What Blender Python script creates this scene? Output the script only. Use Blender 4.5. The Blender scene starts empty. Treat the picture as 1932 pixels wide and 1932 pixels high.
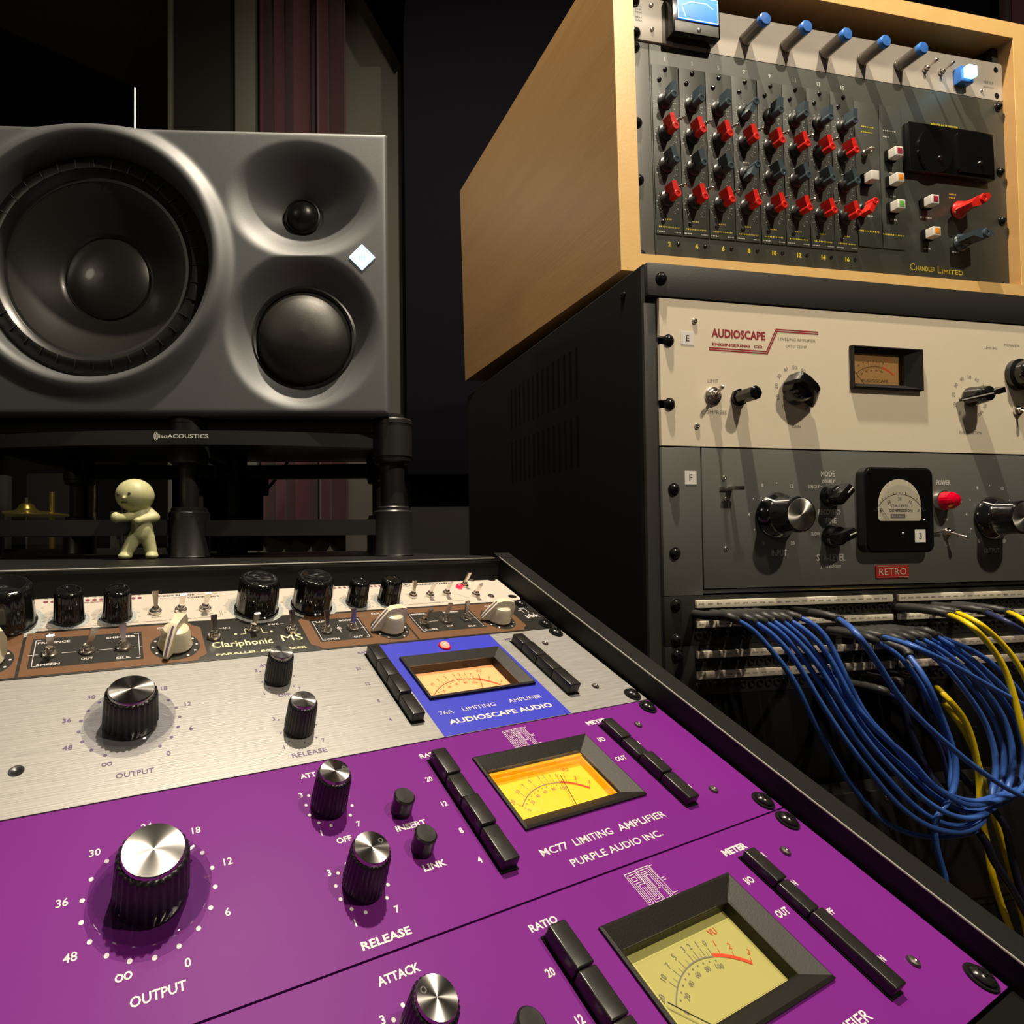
import bpy, bmesh, math, random
from mathutils import Matrix, Vector, Euler
random.seed(7)
PI = math.pi
scn = bpy.context.scene
COL = scn.collection

# ---------------------------------------------------------------- camera, light, exposure
cam_d = bpy.data.cameras.new('camera')
cam_d.sensor_fit = 'HORIZONTAL'
cam_d.sensor_width = 36.0
cam_d.lens = 19.402
cam_d.shift_x = 0.13542
cam_d.shift_y = 0.015456
cam_d.clip_start = 0.01
cam = bpy.data.objects.new('camera', cam_d)
COL.objects.link(cam)
_R = Matrix(((0.99997100, 0.0, 0.00761551), (0.00015583, 0.99979064, -0.02046113), (-0.00761392, 0.02046176, 0.99976164)))
# columns of _R: image right, view direction, image up
_cm = Matrix((( _R[0][0], _R[0][2], -_R[0][1]), (_R[1][0], _R[1][2], -_R[1][1]), (_R[2][0], _R[2][2], -_R[2][1])))
cam.matrix_world = _cm.to_4x4()
scn.camera = cam

scn.view_settings.view_transform = 'Standard'
scn.view_settings.look = 'None'
scn.view_settings.gamma = 1.0
scn.view_settings.use_curve_mapping = False
scn.view_settings.exposure = 0.0

world = bpy.data.worlds.new('world')
scn.world = world
world.use_nodes = True
world.node_tree.nodes['Background'].inputs[0].default_value = (1.0, 0.86, 0.68, 1)
world.node_tree.nodes['Background'].inputs[1].default_value = 0.04

def lamp(name, loc, target, power, size, color, kind='AREA', spot=None):
    ld = bpy.data.lights.new(name, kind)
    ld.energy = power
    ld.color = color
    if kind == 'AREA':
        ld.shape = 'DISK'; ld.size = size
    else:
        ld.shadow_soft_size = size
    if spot:
        ld.spot_size = spot; ld.spot_blend = 0.6
    o = bpy.data.objects.new(name, ld)
    COL.objects.link(o)
    o.location = loc
    d = Vector(target) - Vector(loc)
    o.rotation_euler = d.to_track_quat('-Z', 'Y').to_euler()
    return o
WARM = (1.0, 0.86, 0.66)
lamp('ceiling_lamp_back', (-0.175, 0.428, 1.45), (-0.1, 0.3, 0.0), 2.8, 0.03, WARM)
lamp('ceiling_lamp_middle', (0.17, 0.31, 1.45), (0.3, 0.4, 0.0), 34.0, 0.035, WARM)
lamp('ceiling_lamp_front', (0.85, -0.30, 1.35), (0.1, 0.35, 0.0), 17.0, 0.05, WARM)
lamp('cymbal_fill_light', (-1.0, 1.8, 1.3), (-1.2, 1.95, 0.0), 5.0, 0.1, WARM)  # added fill with no visible source, brightens the cymbal behind the window
lamp('room_lamp_left', (-1.1, -0.5, 0.9), (-0.2, 0.5, 0.1), 1.6, 0.25, WARM)

# ---------------------------------------------------------------- materials
def mat(name, color, rough=0.5, metal=0.0, spec=0.5, coat=0.0, emit=None, estr=0.0, noise=0.0, nscale=200.0,
        bump=0.0, bscale=400.0, aniso=False, brushed=False, stretch=(1, 1, 1), trans=0.0, sss=0.0, sheen=0.0, rvar=0.0, alpha=1.0):
    m = bpy.data.materials.new(name)
    m.use_nodes = True
    nt = m.node_tree
    b = nt.nodes['Principled BSDF']
    col = (*color, 1)
    b.inputs['Base Color'].default_value = col
    b.inputs['Roughness'].default_value = rough
    b.inputs['Metallic'].default_value = metal
    b.inputs['Specular IOR Level'].default_value = spec
    b.inputs['Coat Weight'].default_value = coat
    b.inputs['Coat Roughness'].default_value = 0.08
    b.inputs['Transmission Weight'].default_value = trans
    b.inputs['Sheen Weight'].default_value = sheen
    b.inputs['Alpha'].default_value = alpha
    if sss:
        b.inputs['Subsurface Weight'].default_value = sss
        b.inputs['Subsurface Radius'].default_value = (0.004, 0.004, 0.002)
    if emit:
        b.inputs['Emission Color'].default_value = (*emit, 1)
        b.inputs['Emission Strength'].default_value = estr
    if noise or bump or brushed or rvar:
        tc = nt.nodes.new('ShaderNodeTexCoord')
        mp = nt.nodes.new('ShaderNodeMapping')
        mp.inputs['Scale'].default_value = stretch
        nt.links.new(tc.outputs['Object'], mp.inputs['Vector'])
        if noise or rvar:
            n = nt.nodes.new('ShaderNodeTexNoise')
            n.inputs['Scale'].default_value = nscale
            n.inputs['Detail'].default_value = 5
            nt.links.new(mp.outputs[0], n.inputs['Vector'])
        if noise:
            cr = nt.nodes.new('ShaderNodeMix'); cr.data_type = 'RGBA'
            cr.inputs[6].default_value = tuple(max(0, c * (1 - noise)) for c in color) + (1,)
            cr.inputs[7].default_value = tuple(min(1, c * (1 + noise)) for c in color) + (1,)
            nt.links.new(n.outputs[0], cr.inputs[0])
            nt.links.new(cr.outputs[2], b.inputs['Base Color'])
        if rvar:
            mr = nt.nodes.new('ShaderNodeMapRange')
            mr.inputs[1].default_value = 0.3; mr.inputs[2].default_value = 0.7
            mr.inputs[3].default_value = max(0.02, rough - rvar); mr.inputs[4].default_value = rough + rvar
            nt.links.new(n.outputs[0], mr.inputs[0])
            nt.links.new(mr.outputs[0], b.inputs['Roughness'])
        if bump:
            n2 = nt.nodes.new('ShaderNodeTexNoise')
            n2.inputs['Scale'].default_value = bscale
            n2.inputs['Detail'].default_value = 3
            nt.links.new(mp.outputs[0], n2.inputs['Vector'])
            bp = nt.nodes.new('ShaderNodeBump')
            bp.inputs['Strength'].default_value = bump
            bp.inputs['Distance'].default_value = 0.0004
            nt.links.new(n2.outputs[0], bp.inputs['Height'])
            nt.links.new(bp.outputs[0], b.inputs['Normal'])
    if aniso:
        b.inputs['Anisotropic'].default_value = 0.92
        tg = nt.nodes.new('ShaderNodeTangent')
        tg.direction_type = 'RADIAL'; tg.axis = 'Z'
        nt.links.new(tg.outputs[0], b.inputs['Tangent'])
    return m

def glass_mat(name, tint, gloss=1.0, rough=0.02):
    m = bpy.data.materials.new(name); m.use_nodes = True
    nt = m.node_tree; nt.nodes.clear()
    out = nt.nodes.new('ShaderNodeOutputMaterial')
    mx = nt.nodes.new('ShaderNodeMixShader')
    tr = nt.nodes.new('ShaderNodeBsdfTransparent'); tr.inputs[0].default_value = (*tint, 1)
    gl = nt.nodes.new('ShaderNodeBsdfGlossy'); gl.inputs['Roughness'].default_value = rough
    gl.inputs[0].default_value = (gloss, gloss, gloss, 1)
    lw = nt.nodes.new('ShaderNodeLayerWeight'); lw.inputs[0].default_value = 0.5
    pw = nt.nodes.new('ShaderNodeMath'); pw.operation = 'POWER'; pw.inputs[1].default_value = 5.0
    fr = nt.nodes.new('ShaderNodeMath'); fr.operation = 'MULTIPLY_ADD'; fr.inputs[1].default_value = 0.9; fr.inputs[2].default_value = 0.05
    nt.links.new(lw.outputs['Facing'], pw.inputs[0]); nt.links.new(pw.outputs[0], fr.inputs[0])
    nt.links.new(fr.outputs[0], mx.inputs[0]); nt.links.new(tr.outputs[0], mx.inputs[1]); nt.links.new(gl.outputs[0], mx.inputs[2])
    nt.links.new(mx.outputs[0], out.inputs[0])
    return m

def wood_mat(name, c1, c2, rough=0.42):
    m = bpy.data.materials.new(name); m.use_nodes = True
    nt = m.node_tree; b = nt.nodes['Principled BSDF']
    tc = nt.nodes.new('ShaderNodeTexCoord'); mp = nt.nodes.new('ShaderNodeMapping')
    mp.inputs['Scale'].default_value = (14, 14, 1.6)
    nt.links.new(tc.outputs['Object'], mp.inputs[0])
    n = nt.nodes.new('ShaderNodeTexNoise'); n.inputs['Scale'].default_value = 3.2; n.inputs['Detail'].default_value = 8
    n.inputs['Distortion'].default_value = 0.4
    nt.links.new(mp.outputs[0], n.inputs['Vector'])
    mx = nt.nodes.new('ShaderNodeMix'); mx.data_type = 'RGBA'
    mx.inputs[6].default_value = (*c1, 1); mx.inputs[7].default_value = (*c2, 1)
    nt.links.new(n.outputs[0], mx.inputs[0]); nt.links.new(mx.outputs[2], b.inputs['Base Color'])
    n2 = nt.nodes.new('ShaderNodeTexNoise'); n2.inputs['Scale'].default_value = 60; n2.inputs['Detail'].default_value = 4
    mp2 = nt.nodes.new('ShaderNodeMapping'); mp2.inputs['Scale'].default_value = (6, 6, 0.5)
    nt.links.new(tc.outputs['Object'], mp2.inputs[0]); nt.links.new(mp2.outputs[0], n2.inputs['Vector'])
    bp = nt.nodes.new('ShaderNodeBump'); bp.inputs['Strength'].default_value = 0.12; bp.inputs['Distance'].default_value = 0.0005
    nt.links.new(n2.outputs[0], bp.inputs['Height']); nt.links.new(bp.outputs[0], b.inputs['Normal'])
    b.inputs['Roughness'].default_value = rough
    return m

M = {}
M['cream_panel'] = mat('cream_panel', (0.50, 0.455, 0.395), 0.45, noise=0.03, nscale=120, bump=0.05)
M['cream_panel2'] = mat('warm_cream_panel', (0.84, 0.75, 0.58), 0.42, noise=0.02, nscale=90, bump=0.06)
M['brushed'] = mat('brushed_aluminium', (0.33, 0.325, 0.315), 0.46, 0.4, noise=0.13, nscale=42, stretch=(1, 24, 24), bump=0.25, bscale=60, rvar=0.06)
M['purple'] = mat('purple_enamel', (0.150, 0.0145, 0.200), 0.46, 0.0, spec=0.10, noise=0.10, nscale=9, rvar=0.05, bump=0.03, bscale=900)
M['bronze'] = mat('bronze_print', (0.165, 0.082, 0.040), 0.42, 0.3, noise=0.08, nscale=120)
M['clari_black'] = mat('black_print', (0.020, 0.019, 0.017), 0.42, spec=0.3, noise=0.2, nscale=200)
M['black_panel'] = mat('black_powdercoat', (0.014, 0.0135, 0.012), 0.50, bump=0.25, bscale=1400, noise=0.2, nscale=300)
M['black_frame'] = mat('black_desk_laminate', (0.0065, 0.0064, 0.006), 0.48, spec=0.3, bump=0.15, bscale=900, noise=0.25, nscale=40)
M['black_matte'] = mat('black_matte', (0.004, 0.004, 0.004), 0.8, spec=0.1)
M['black_gloss'] = mat('glossy_black_plastic', (0.006, 0.006, 0.0065), 0.13, coat=0.4, rvar=0.04, nscale=60)
M['black_satin'] = mat('satin_black_plastic', (0.012, 0.0115, 0.012), 0.34, rvar=0.05, nscale=90)
M['button_black'] = mat('black_button_plastic', (0.013, 0.012, 0.0115), 0.30, rvar=0.08, nscale=80)
M['knurl'] = mat('ribbed_black_plastic', (0.011, 0.0105, 0.012), 0.33)
M['cap'] = mat('spun_aluminium', (0.42, 0.41, 0.40), 0.21, 1.0, aniso=True)
M['cap_front'] = mat('spun_aluminium_front', (0.72, 0.70, 0.64), 0.42, 1.0, aniso=True)
M['chrome'] = mat('chrome', (0.74, 0.68, 0.62), 0.24, 1.0, rvar=0.05, nscale=50)
M['screw_black'] = mat('black_oxide_screw', (0.02, 0.02, 0.02), 0.22, 0.5, rvar=0.05, nscale=70)
M['screw_steel'] = mat('steel_screw', (0.55, 0.52, 0.47), 0.28, 1.0)
M['screw_dull'] = mat('dull_steel_screw', (0.20, 0.18, 0.17), 0.35, 0.9)
M['cream_plastic'] = mat('cream_plastic', (0.64, 0.58, 0.43), 0.30, sss=0.1, rvar=0.04, nscale=60)
M['acrylic'] = glass_mat('clear_acrylic', (0.84, 0.84, 0.87))
M['lens'] = glass_mat('meter_window', (0.93, 0.93, 0.93))
M['lens_dim'] = glass_mat('meter_window_dim', (0.85, 0.85, 0.85), rough=0.06)
M['ink_white'] = mat('white_ink', (0.62, 0.58, 0.59), 0.5)
M['ink_cream'] = mat('cream_ink', (0.72, 0.68, 0.42), 0.5)
M['ink_navy'] = mat('violet_ink', (0.11, 0.07, 0.17), 0.5)
M['ink_dark'] = mat('dark_ink', (0.05, 0.045, 0.04), 0.5)
M['ink_grey'] = mat('grey_ink', (0.26, 0.24, 0.20), 0.5)
M['ink_red'] = mat('maroon_ink', (0.33, 0.025, 0.035), 0.5)
M['ink_wine'] = mat('wine_ink', (0.16, 0.03, 0.05), 0.5)
M['ink_yellow'] = mat('yellow_ink', (0.62, 0.50, 0.03), 0.5)
M['ink_dim'] = mat('pale_grey_ink', (0.66, 0.66, 0.60), 0.5)
M['blue_panel'] = mat('blue_print', (0.026, 0.034, 0.47), 0.45, 0.0)
M['scale_red'] = mat('scale_red', (0.75, 0.07, 0.02), 0.5, emit=(0.9, 0.10, 0.02), estr=0.25)
M['led_red'] = mat('lit_red_lens', (0.35, 0.0, 0.01), 0.2, emit=(1.0, 0.02, 0.05), estr=1.8)
M['led_hot'] = mat('lit_red_core', (0.4, 0.02, 0.02), 0.2, emit=(1.0, 0.16, 0.10), estr=3.2)
M['card_orange'] = mat('orange_lit_card', (0.8, 0.38, 0.14), 0.6, emit=(1.0, 0.40, 0.15), estr=1.05)
M['card_yellow'] = mat('yellow_lit_card', (0.85, 0.52, 0.03), 0.6, emit=(1.0, 0.52, 0.012), estr=0.70)
M['card_pale'] = mat('pale_yellow_card', (0.52, 0.48, 0.15), 0.6, emit=(0.75, 0.68, 0.16), estr=0.12)
M['card_brown'] = mat('amber_card', (0.50, 0.28, 0.10), 0.6, emit=(0.8, 0.4, 0.12), estr=0.16)
M['card_cream'] = mat('cream_card', (0.72, 0.66, 0.50), 0.6, emit=(0.8, 0.7, 0.5), estr=0.08)
M['card_blue'] = mat('blue_lit_card', (0.1, 0.3, 0.7), 0.5, emit=(0.02, 0.17, 0.95), estr=1.1)
M['card_blue_line'] = mat('pale_blue_light', (0.4, 0.7, 1.0), 0.5, emit=(0.35, 0.72, 1.0), estr=3.0)
M['cyan_lit'] = mat('cyan_lit_button', (0.4, 0.9, 1.0), 0.3, emit=(0.32, 0.88, 1.0), estr=2.6)
M['amber_trim'] = mat('amber_acrylic', (0.75, 0.35, 0.02), 0.25, emit=(1.0, 0.42, 0.0), estr=0.55)
M['bezel'] = mat('bezel_black', (0.011, 0.0095, 0.008), 0.5, spec=0.3, noise=0.1, nscale=500, bump=0.2, bscale=1500)
M['bezel_in'] = mat('bezel_inner', (0.05, 0.04, 0.028), 0.55)
M['grey_panel'] = mat('grey_enamel', (0.125, 0.128, 0.118), 0.48, bump=0.10, bscale=1600, noise=0.08, nscale=400)
M['module_grey'] = mat('dark_green_grey_enamel', (0.050, 0.055, 0.047), 0.50, bump=0.10, bscale=1500, noise=0.1, nscale=400)
M['red_jewel'] = mat('red_jewel', (0.55, 0.0, 0.02), 0.12, coat=0.6, emit=(1.0, 0.0, 0.03), estr=0.02)
M['red_badge'] = mat('red_badge', (0.50, 0.035, 0.02), 0.35)
M['paper'] = mat('white_label_paper', (0.80, 0.78, 0.74), 0.6)
M['strip_paper'] = mat('cream_label_paper', (0.78, 0.72, 0.58), 0.55)
M['strip_edge'] = mat('label_sleeve_plastic', (0.55, 0.48, 0.40), 0.25, noise=0.7, nscale=45, stretch=(1, 0.2, 0.2))
M['red_knob'] = mat('red_plastic', (0.60, 0.018, 0.012), 0.30, sss=0.05)
M['blue_knob'] = mat('slate_blue_plastic', (0.045, 0.065, 0.080), 0.22)
M['grey_knob'] = mat('anodised_grey_knob', (0.22, 0.20, 0.18), 0.30, 0.85, rvar=0.05, nscale=40)
M['blue_cap'] = mat('blue_cap_plastic', (0.04, 0.17, 0.58), 0.35)
M['white_btn'] = mat('white_button', (0.62, 0.60, 0.55), 0.4)
M['btn_red'] = mat('maroon_insert', (0.32, 0.02, 0.05), 0.4)
M['btn_orange'] = mat('orange_insert', (0.75, 0.26, 0.02), 0.4)
M['btn_green'] = mat('green_insert', (0.14, 0.42, 0.08), 0.4)
M['skirt_disc'] = mat('grey_dial_disc', (0.36, 0.38, 0.38), 0.45)
M['skirt_dark'] = mat('dark_dial_disc', (0.028, 0.03, 0.028), 0.35)
M['maple'] = wood_mat('maple_wood', (0.44, 0.25, 0.092), (0.57, 0.335, 0.13), 0.40)
M['maple_edge'] = wood_mat('maple_edge', (0.74, 0.46, 0.16), (0.86, 0.58, 0.24), 0.38)
M['rack_black'] = mat('rack_black_metal', (0.022, 0.022, 0.020), 0.5, bump=0.2, bscale=1200, noise=0.1, nscale=200)
M['rack_side'] = mat('rack_side_black', (0.0035, 0.0034, 0.0034), 0.7, spec=0.12)
M['speaker_grey'] = mat('speaker_grey_paint', (0.100, 0.105, 0.110), 0.50, 0.25, bump=0.18, bscale=1300, noise=0.06, nscale=900)
M['speaker_black'] = mat('speaker_rubber', (0.010, 0.010, 0.010), 0.35, bump=0.1, bscale=900)
M['cone'] = mat('woofer_cone', (0.022, 0.020, 0.019), 0.34, 0.1, coat=0.2)
M['dome'] = mat('dome_fabric', (0.030, 0.028, 0.025), 0.42, 0.3, bump=0.35, bscale=2400)
M['stand_black'] = mat('stand_black_plastic', (0.016, 0.0155, 0.016), 0.36, bump=0.12, bscale=1100)
M['logo_light'] = mat('lit_emblem', (0.8, 0.9, 1.0), 0.3, emit=(0.66, 0.84, 1.0), estr=1.15)
M['logo_line'] = mat('emblem_line', (0.25, 0.4, 0.6), 0.3, emit=(0.30, 0.50, 0.75), estr=0.9)
M['figure'] = mat('pale_green_vinyl', (0.50, 0.50, 0.27), 0.45, sss=0.35, noise=0.05, nscale=120)
M['face_ink'] = mat('face_ink', (0.03, 0.03, 0.02), 0.5)
M['cable_blue'] = mat('blue_cable_jacket', (0.035, 0.105, 0.40), 0.38, rvar=0.05, nscale=60)
M['cable_dim'] = mat('navy_cable_jacket', (0.028, 0.035, 0.12), 0.4)
M['cable_dark'] = mat('dark_navy_cable_jacket', (0.012, 0.016, 0.04), 0.45)
M['cable_yellow'] = mat('yellow_cable_jacket', (0.80, 0.58, 0.01), 0.35)
M['boot'] = mat('black_cable_boot', (0.022, 0.022, 0.021), 0.5)
M['curtain'] = mat('burgundy_velvet', (0.042, 0.0085, 0.014), 0.85, sheen=0.08, noise=0.2, nscale=60)
M['wall'] = mat('beige_wall_paint', (0.055, 0.051, 0.041), 0.8, noise=0.04, nscale=6, bump=0.1, bscale=200)
M['wall_dark'] = mat('charcoal_wall_paint', (0.022, 0.020, 0.019), 0.8, spec=0.1, noise=0.05, nscale=6)
M['dark_panel'] = mat('navy_acoustic_fabric', (0.004, 0.004, 0.0065), 0.9, spec=0.05, bump=0.3, bscale=900)
M['black_trim'] = mat('dark_window_frame', (0.014, 0.013, 0.011), 0.7, spec=0.1)
M['trim'] = mat('window_casing_paint', (0.065, 0.065, 0.052), 0.7, noise=0.04, nscale=20)
M['tv'] = mat('black_screen', (0.0004, 0.0004, 0.0005), 0.6, spec=0.0)
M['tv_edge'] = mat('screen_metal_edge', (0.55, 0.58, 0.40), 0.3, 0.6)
M['brass'] = mat('brass_cymbal', (0.55, 0.42, 0.10), 0.28, 0.9, emit=(0.5, 0.4, 0.08), estr=0.03)
M['edge_glint'] = mat('painted_edge_glint', (0.22, 0.215, 0.19), 0.55, 0.3)  # pale grey standing in for the lamp's reflection on the desk edges
M['floor'] = mat('dark_wood_floor', (0.06, 0.035, 0.02), 0.5, noise=0.2, nscale=10)
M['ceiling'] = mat('ceiling_paint', (0.06, 0.055, 0.05), 0.9)

# ---------------------------------------------------------------- mesh builder (millimetres in, metres out)
class MB:
    def __init__(s):
        s.v = []; s.f = []
    def add(s, vs, fs, mtx=None):
        o = len(s.v)
        for p in vs:
            s.v.append(tuple(mtx @ Vector(p)) if mtx else tuple(p))
        s.f += [tuple(i + o for i in f) for f in fs]
        return s
    def box(s, x0, x1, y0, y1, z0, z1, bev=0.0, mtx=None, seg=2):
        if bev <= 0:
            vs = [(x0, y0, z0), (x1, y0, z0), (x1, y1, z0), (x0, y1, z0), (x0, y0, z1), (x1, y0, z1), (x1, y1, z1), (x0, y1, z1)]
            fs = [(0, 3, 2, 1), (4, 5, 6, 7), (0, 1, 5, 4), (1, 2, 6, 5), (2, 3, 7, 6), (3, 0, 4, 7)]
            return s.add(vs, fs, mtx)
        bm = bmesh.new()
        bmesh.ops.create_cube(bm, size=1)
        for v in bm.verts:
            v.co = ((x0 + x1) / 2 + v.co.x * (x1 - x0), (y0 + y1) / 2 + v.co.y * (y1 - y0), (z0 + z1) / 2 + v.co.z * (z1 - z0))
        bmesh.ops.bevel(bm, geom=list(bm.edges), offset=bev, segments=seg, profile=0.6, affect='EDGES')
        return s.bm(bm, mtx)
    def bm(s, bm, mtx=None):
        bm.verts.index_update()
        s.add([v.co[:] for v in bm.verts], [[v.index for v in f.verts] for f in bm.faces], mtx)
        bm.free()
        return s
    def hexa(s, p):
        return s.add(p, [(0, 3, 2, 1), (4, 5, 6, 7), (0, 1, 5, 4), (1, 2, 6, 5), (2, 3, 7, 6), (3, 0, 4, 7)])
    def lathe(s, prof, c=(0, 0), seg=32, rib=None, mtx=None, sq=1.0, cap=True):
        vs = []; fs = []; n = len(prof)
        for i in range(seg):
            a = 2 * PI * i / seg
            for k, p in enumerate(prof):
                r, z = p[0], p[1]
                if rib and len(p) > 2 and p[2] and i % rib[0] >= rib[0] // 2:
                    r -= rib[1]
                vs.append((c[0] + r * math.cos(a), c[1] + r * math.sin(a) * sq, z))
        for i in range(seg):
            j = (i + 1) % seg
            for k in range(n - 1):
                fs.append((i * n + k, j * n + k, j * n + k + 1, i * n + k + 1))
        if cap and prof[0][0] > 1e-6: fs.append(tuple(i * n for i in range(seg))[::-1])
        if cap and prof[-1][0] > 1e-6: fs.append(tuple(i * n + n - 1 for i in range(seg)))
        return s.add(vs, fs, mtx)
    def ring(s, prof, c=(0, 0), seg=48, mtx=None):     # closed profile loop revolved
        vs = []; fs = []; n = len(prof)
        for i in range(seg):
            a = 2 * PI * i / seg
            for r, z in prof: vs.append((c[0] + r * math.cos(a), c[1] + r * math.sin(a), z))
        for i in range(seg):
            j = (i + 1) % seg
            for k in range(n):
                l = (k + 1) % n
                fs.append((i * n + k, j * n + k, j * n + l, i * n + l))
        return s.add(vs, fs, mtx)
    def cyl(s, c, r, z0, z1, seg=24, mtx=None, bev=0.0):
        if bev: return s.lathe([(r, z0), (r, z1 - bev), (r - bev, z1)], c, seg, mtx=mtx)
        return s.lathe([(r, z0), (r, z1)], c, seg, mtx=mtx)
    def prism(s, poly, z0, z1, mtx=None):
        n = len(poly)
        vs = [(x, y, z0) for x, y in poly] + [(x, y, z1) for x, y in poly]
        fs = [tuple(range(n))[::-1], tuple(range(n, 2 * n))] + [(i, (i + 1) % n, n + (i + 1) % n, n + i) for i in range(n)]
        return s.add(vs, fs, mtx)
    def tube(s, pts, r, seg=8, caps=True, radii=None):
        pts = [Vector(p) for p in pts]; n = len(pts); vs = []; fs = []
        up = None
        for i, p in enumerate(pts):
            t = (pts[min(i + 1, n - 1)] - pts[max(i - 1, 0)]).normalized()
            if up is None:
                up = t.orthogonal().normalized()
            up = (up - t * up.dot(t)).normalized()
            b = t.cross(up)
            rr = radii[i] if radii else r
            for k in range(seg):
                a = 2 * PI * k / seg
                vs.append(tuple(p + (up * math.cos(a) + b * math.sin(a)) * rr))
        for i in range(n - 1):
            for k in range(seg):
                l = (k + 1) % seg
                fs.append((i * seg + k, i * seg + l, (i + 1) * seg + l, (i + 1) * seg + k))
        if caps:
            fs.append(tuple(range(seg))[::-1]); fs.append(tuple((n - 1) * seg + k for k in range(seg)))
        return s.add(vs, fs)
    def mesh(s, name, m, scale=0.001, ang=38):
        me = bpy.data.meshes.new(name)
        me.from_pydata([(x * scale, y * scale, z * scale) for x, y, z in s.v], [], s.f)
        me.update()
        me.materials.append(M[m] if isinstance(m, str) else m)
        bm = bmesh.new(); bm.from_mesh(me)
        bmesh.ops.recalc_face_normals(bm, faces=bm.faces)
        bm.to_mesh(me); bm.free()
        me.polygons.foreach_set('use_smooth', [True] * len(me.polygons))
        me.set_sharp_from_angle(angle=math.radians(ang))
        return me

CACHE = {}
def cached(key, m, fn, ang=38):
    k = (key, m)
    if k not in CACHE:
        b = MB(); fn(b); CACHE[k] = b.mesh(key, m, ang=ang)
    return CACHE[k]
def inst(name, me, parent=None, loc=(0, 0, 0), rz=0.0, rot=None, label=None):
    o = bpy.data.objects.new(name, me)
    COL.objects.link(o)
    if parent: o.parent = parent
    o.location = tuple(c * 0.001 for c in loc)
    o.rotation_euler = rot if rot else (0, 0, rz)
    if label: o['label'] = label
    return o
def part(name, mb, m, parent=None, label=None, ang=38, loc=(0, 0, 0)):
    return inst(name, mb.mesh(name, m, ang=ang), parent, loc, label=label)
def thing(name, label, cat, mtx, group=None):
    o = bpy.data.objects.new(name, None)
    COL.objects.link(o)
    o.empty_display_size = 0.02
    o.matrix_world = mtx
    o['label'] = label; o['category'] = cat
    if group: o['group'] = group
    return o
def frame(o, e1, e2, e3):
    m = Matrix.Identity(4)
    for r in range(3):
        m[r][0], m[r][1], m[r][2], m[r][3] = e1[r], e2[r], e3[r], o[r]
    return m
# planes: X = right along the panel, Y = up along the panel, Z = out of the panel
F_CON = frame((-0.322796, 0.307038, -0.033691), (0.900981, 0.433838, -0.004251), (-0.394439, 0.823159, 0.408444), (0.180698, -0.366324, 0.912773))
F_RACK = frame((0.257089, 0.48952, 0.213946), (0.984475, 0.175523, 0), (0, 0, 1), (0.175523, -0.984475, 0))
F_BOX = frame((0.265064, 0.541066, 0.495476), (0.980796, 0.193972, 0.020341), (-0.01852, -0.011197, 0.999766), (0.194155, -0.980943, -0.00739))
SY = math.radians(2.4)
F_SPK = frame((0.017545, 0.557, 0.416368), (math.cos(SY), math.sin(SY), 0), (0, 0, 1), (math.sin(SY), -math.cos(SY), 0))
def unit(name, label, cat, F, v0):
    o = thing(name, label, cat, F @ Matrix.Translation((0, -v0 * 0.001, 0)))
    o['v0'] = v0
    return o
def V(t, v): return -(v - t['v0'])            # absolute panel v (down) to local y

# ---------------------------------------------------------------- flat print: text and marks joined into one mesh
TCACHE = {}
def glyphs(s, bold=0.0, shear=0.0):
    k = (s, bold, shear)
    if k in TCACHE: return TCACHE[k]
    cu = bpy.data.curves.new('t', 'FONT')
    cu.body = s; cu.size = 1.0; cu.resolution_u = 2; cu.offset = bold; cu.shear = shear
    cu.align_x = 'CENTER'; cu.align_y = 'CENTER'
    o = bpy.data.objects.new('t', cu); COL.objects.link(o)
    dg = bpy.context.evaluated_depsgraph_get()
    me = o.evaluated_get(dg).to_mesh()
    vs = [tuple(v.co) for v in me.vertices]; fs = [tuple(p.vertices) for p in me.polygons]
    o.evaluated_get(dg).to_mesh_clear()
    bpy.data.objects.remove(o); bpy.data.curves.remove(cu)
    if vs:
        xs = [v[0] for v in vs]; ys = [v[1] for v in vs]
        cx, cy = (min(xs) + max(xs)) / 2, (min(ys) + max(ys)) / 2
        vs = [(x - cx, y - cy, 0) for x, y, z in vs]
        TCACHE[k] = (vs, fs, max(xs) - min(xs), max(ys) - min(ys))
    else:
        TCACHE[k] = ([], [], 1, 1)
    return TCACHE[k]
def put_text(mb, s, x, y, h, z, w=None, bold=0.0, rot=0.0, shear=0.0, aspect=1.0):
    """h is the height of the drawn letters; w, when given, the drawn width"""
    vs, fs, W, H = glyphs(s, bold, shear)
    if not vs: return
    sy = h / H
    sx = (w / W) if w else sy * aspect
    m = Matrix.Translation((x, y, z)) @ Matrix.Rotation(rot, 4, 'Z') @ Matrix.Diagonal((sx, sy, 1, 1))
    mb.add(vs, fs, m)
def dot(mb, x, y, r, z, seg=10):
    mb.add([(x + r * math.cos(2 * PI * i / seg), y + r * math.sin(2 * PI * i / seg), z) for i in range(seg)], [tuple(range(seg))])
def bar(mb, x0, y0, x1, y1, t, z):
    d = Vector((x1 - x0, y1 - y0)); d.normalize(); n = Vector((-d.y, d.x)) * t / 2
    mb.add([(x0 - n.x, y0 - n.y, z), (x1 - n.x, y1 - n.y, z), (x1 + n.x, y1 + n.y, z), (x0 + n.x, y0 + n.y, z)], [(0, 1, 2, 3)])
def arc(mb, cx, cy, r0, r1, a0, a1, z, n=20):
    vs = []
    for i in range(n + 1):
        a = a0 + (a1 - a0) * i / n
        vs += [(cx + r0 * math.cos(a), cy + r0 * math.sin(a), z), (cx + r1 * math.cos(a), cy + r1 * math.sin(a), z)]
    mb.add(vs, [(2 * i, 2 * i + 1, 2 * i + 3, 2 * i + 2) for i in range(n)])
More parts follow.
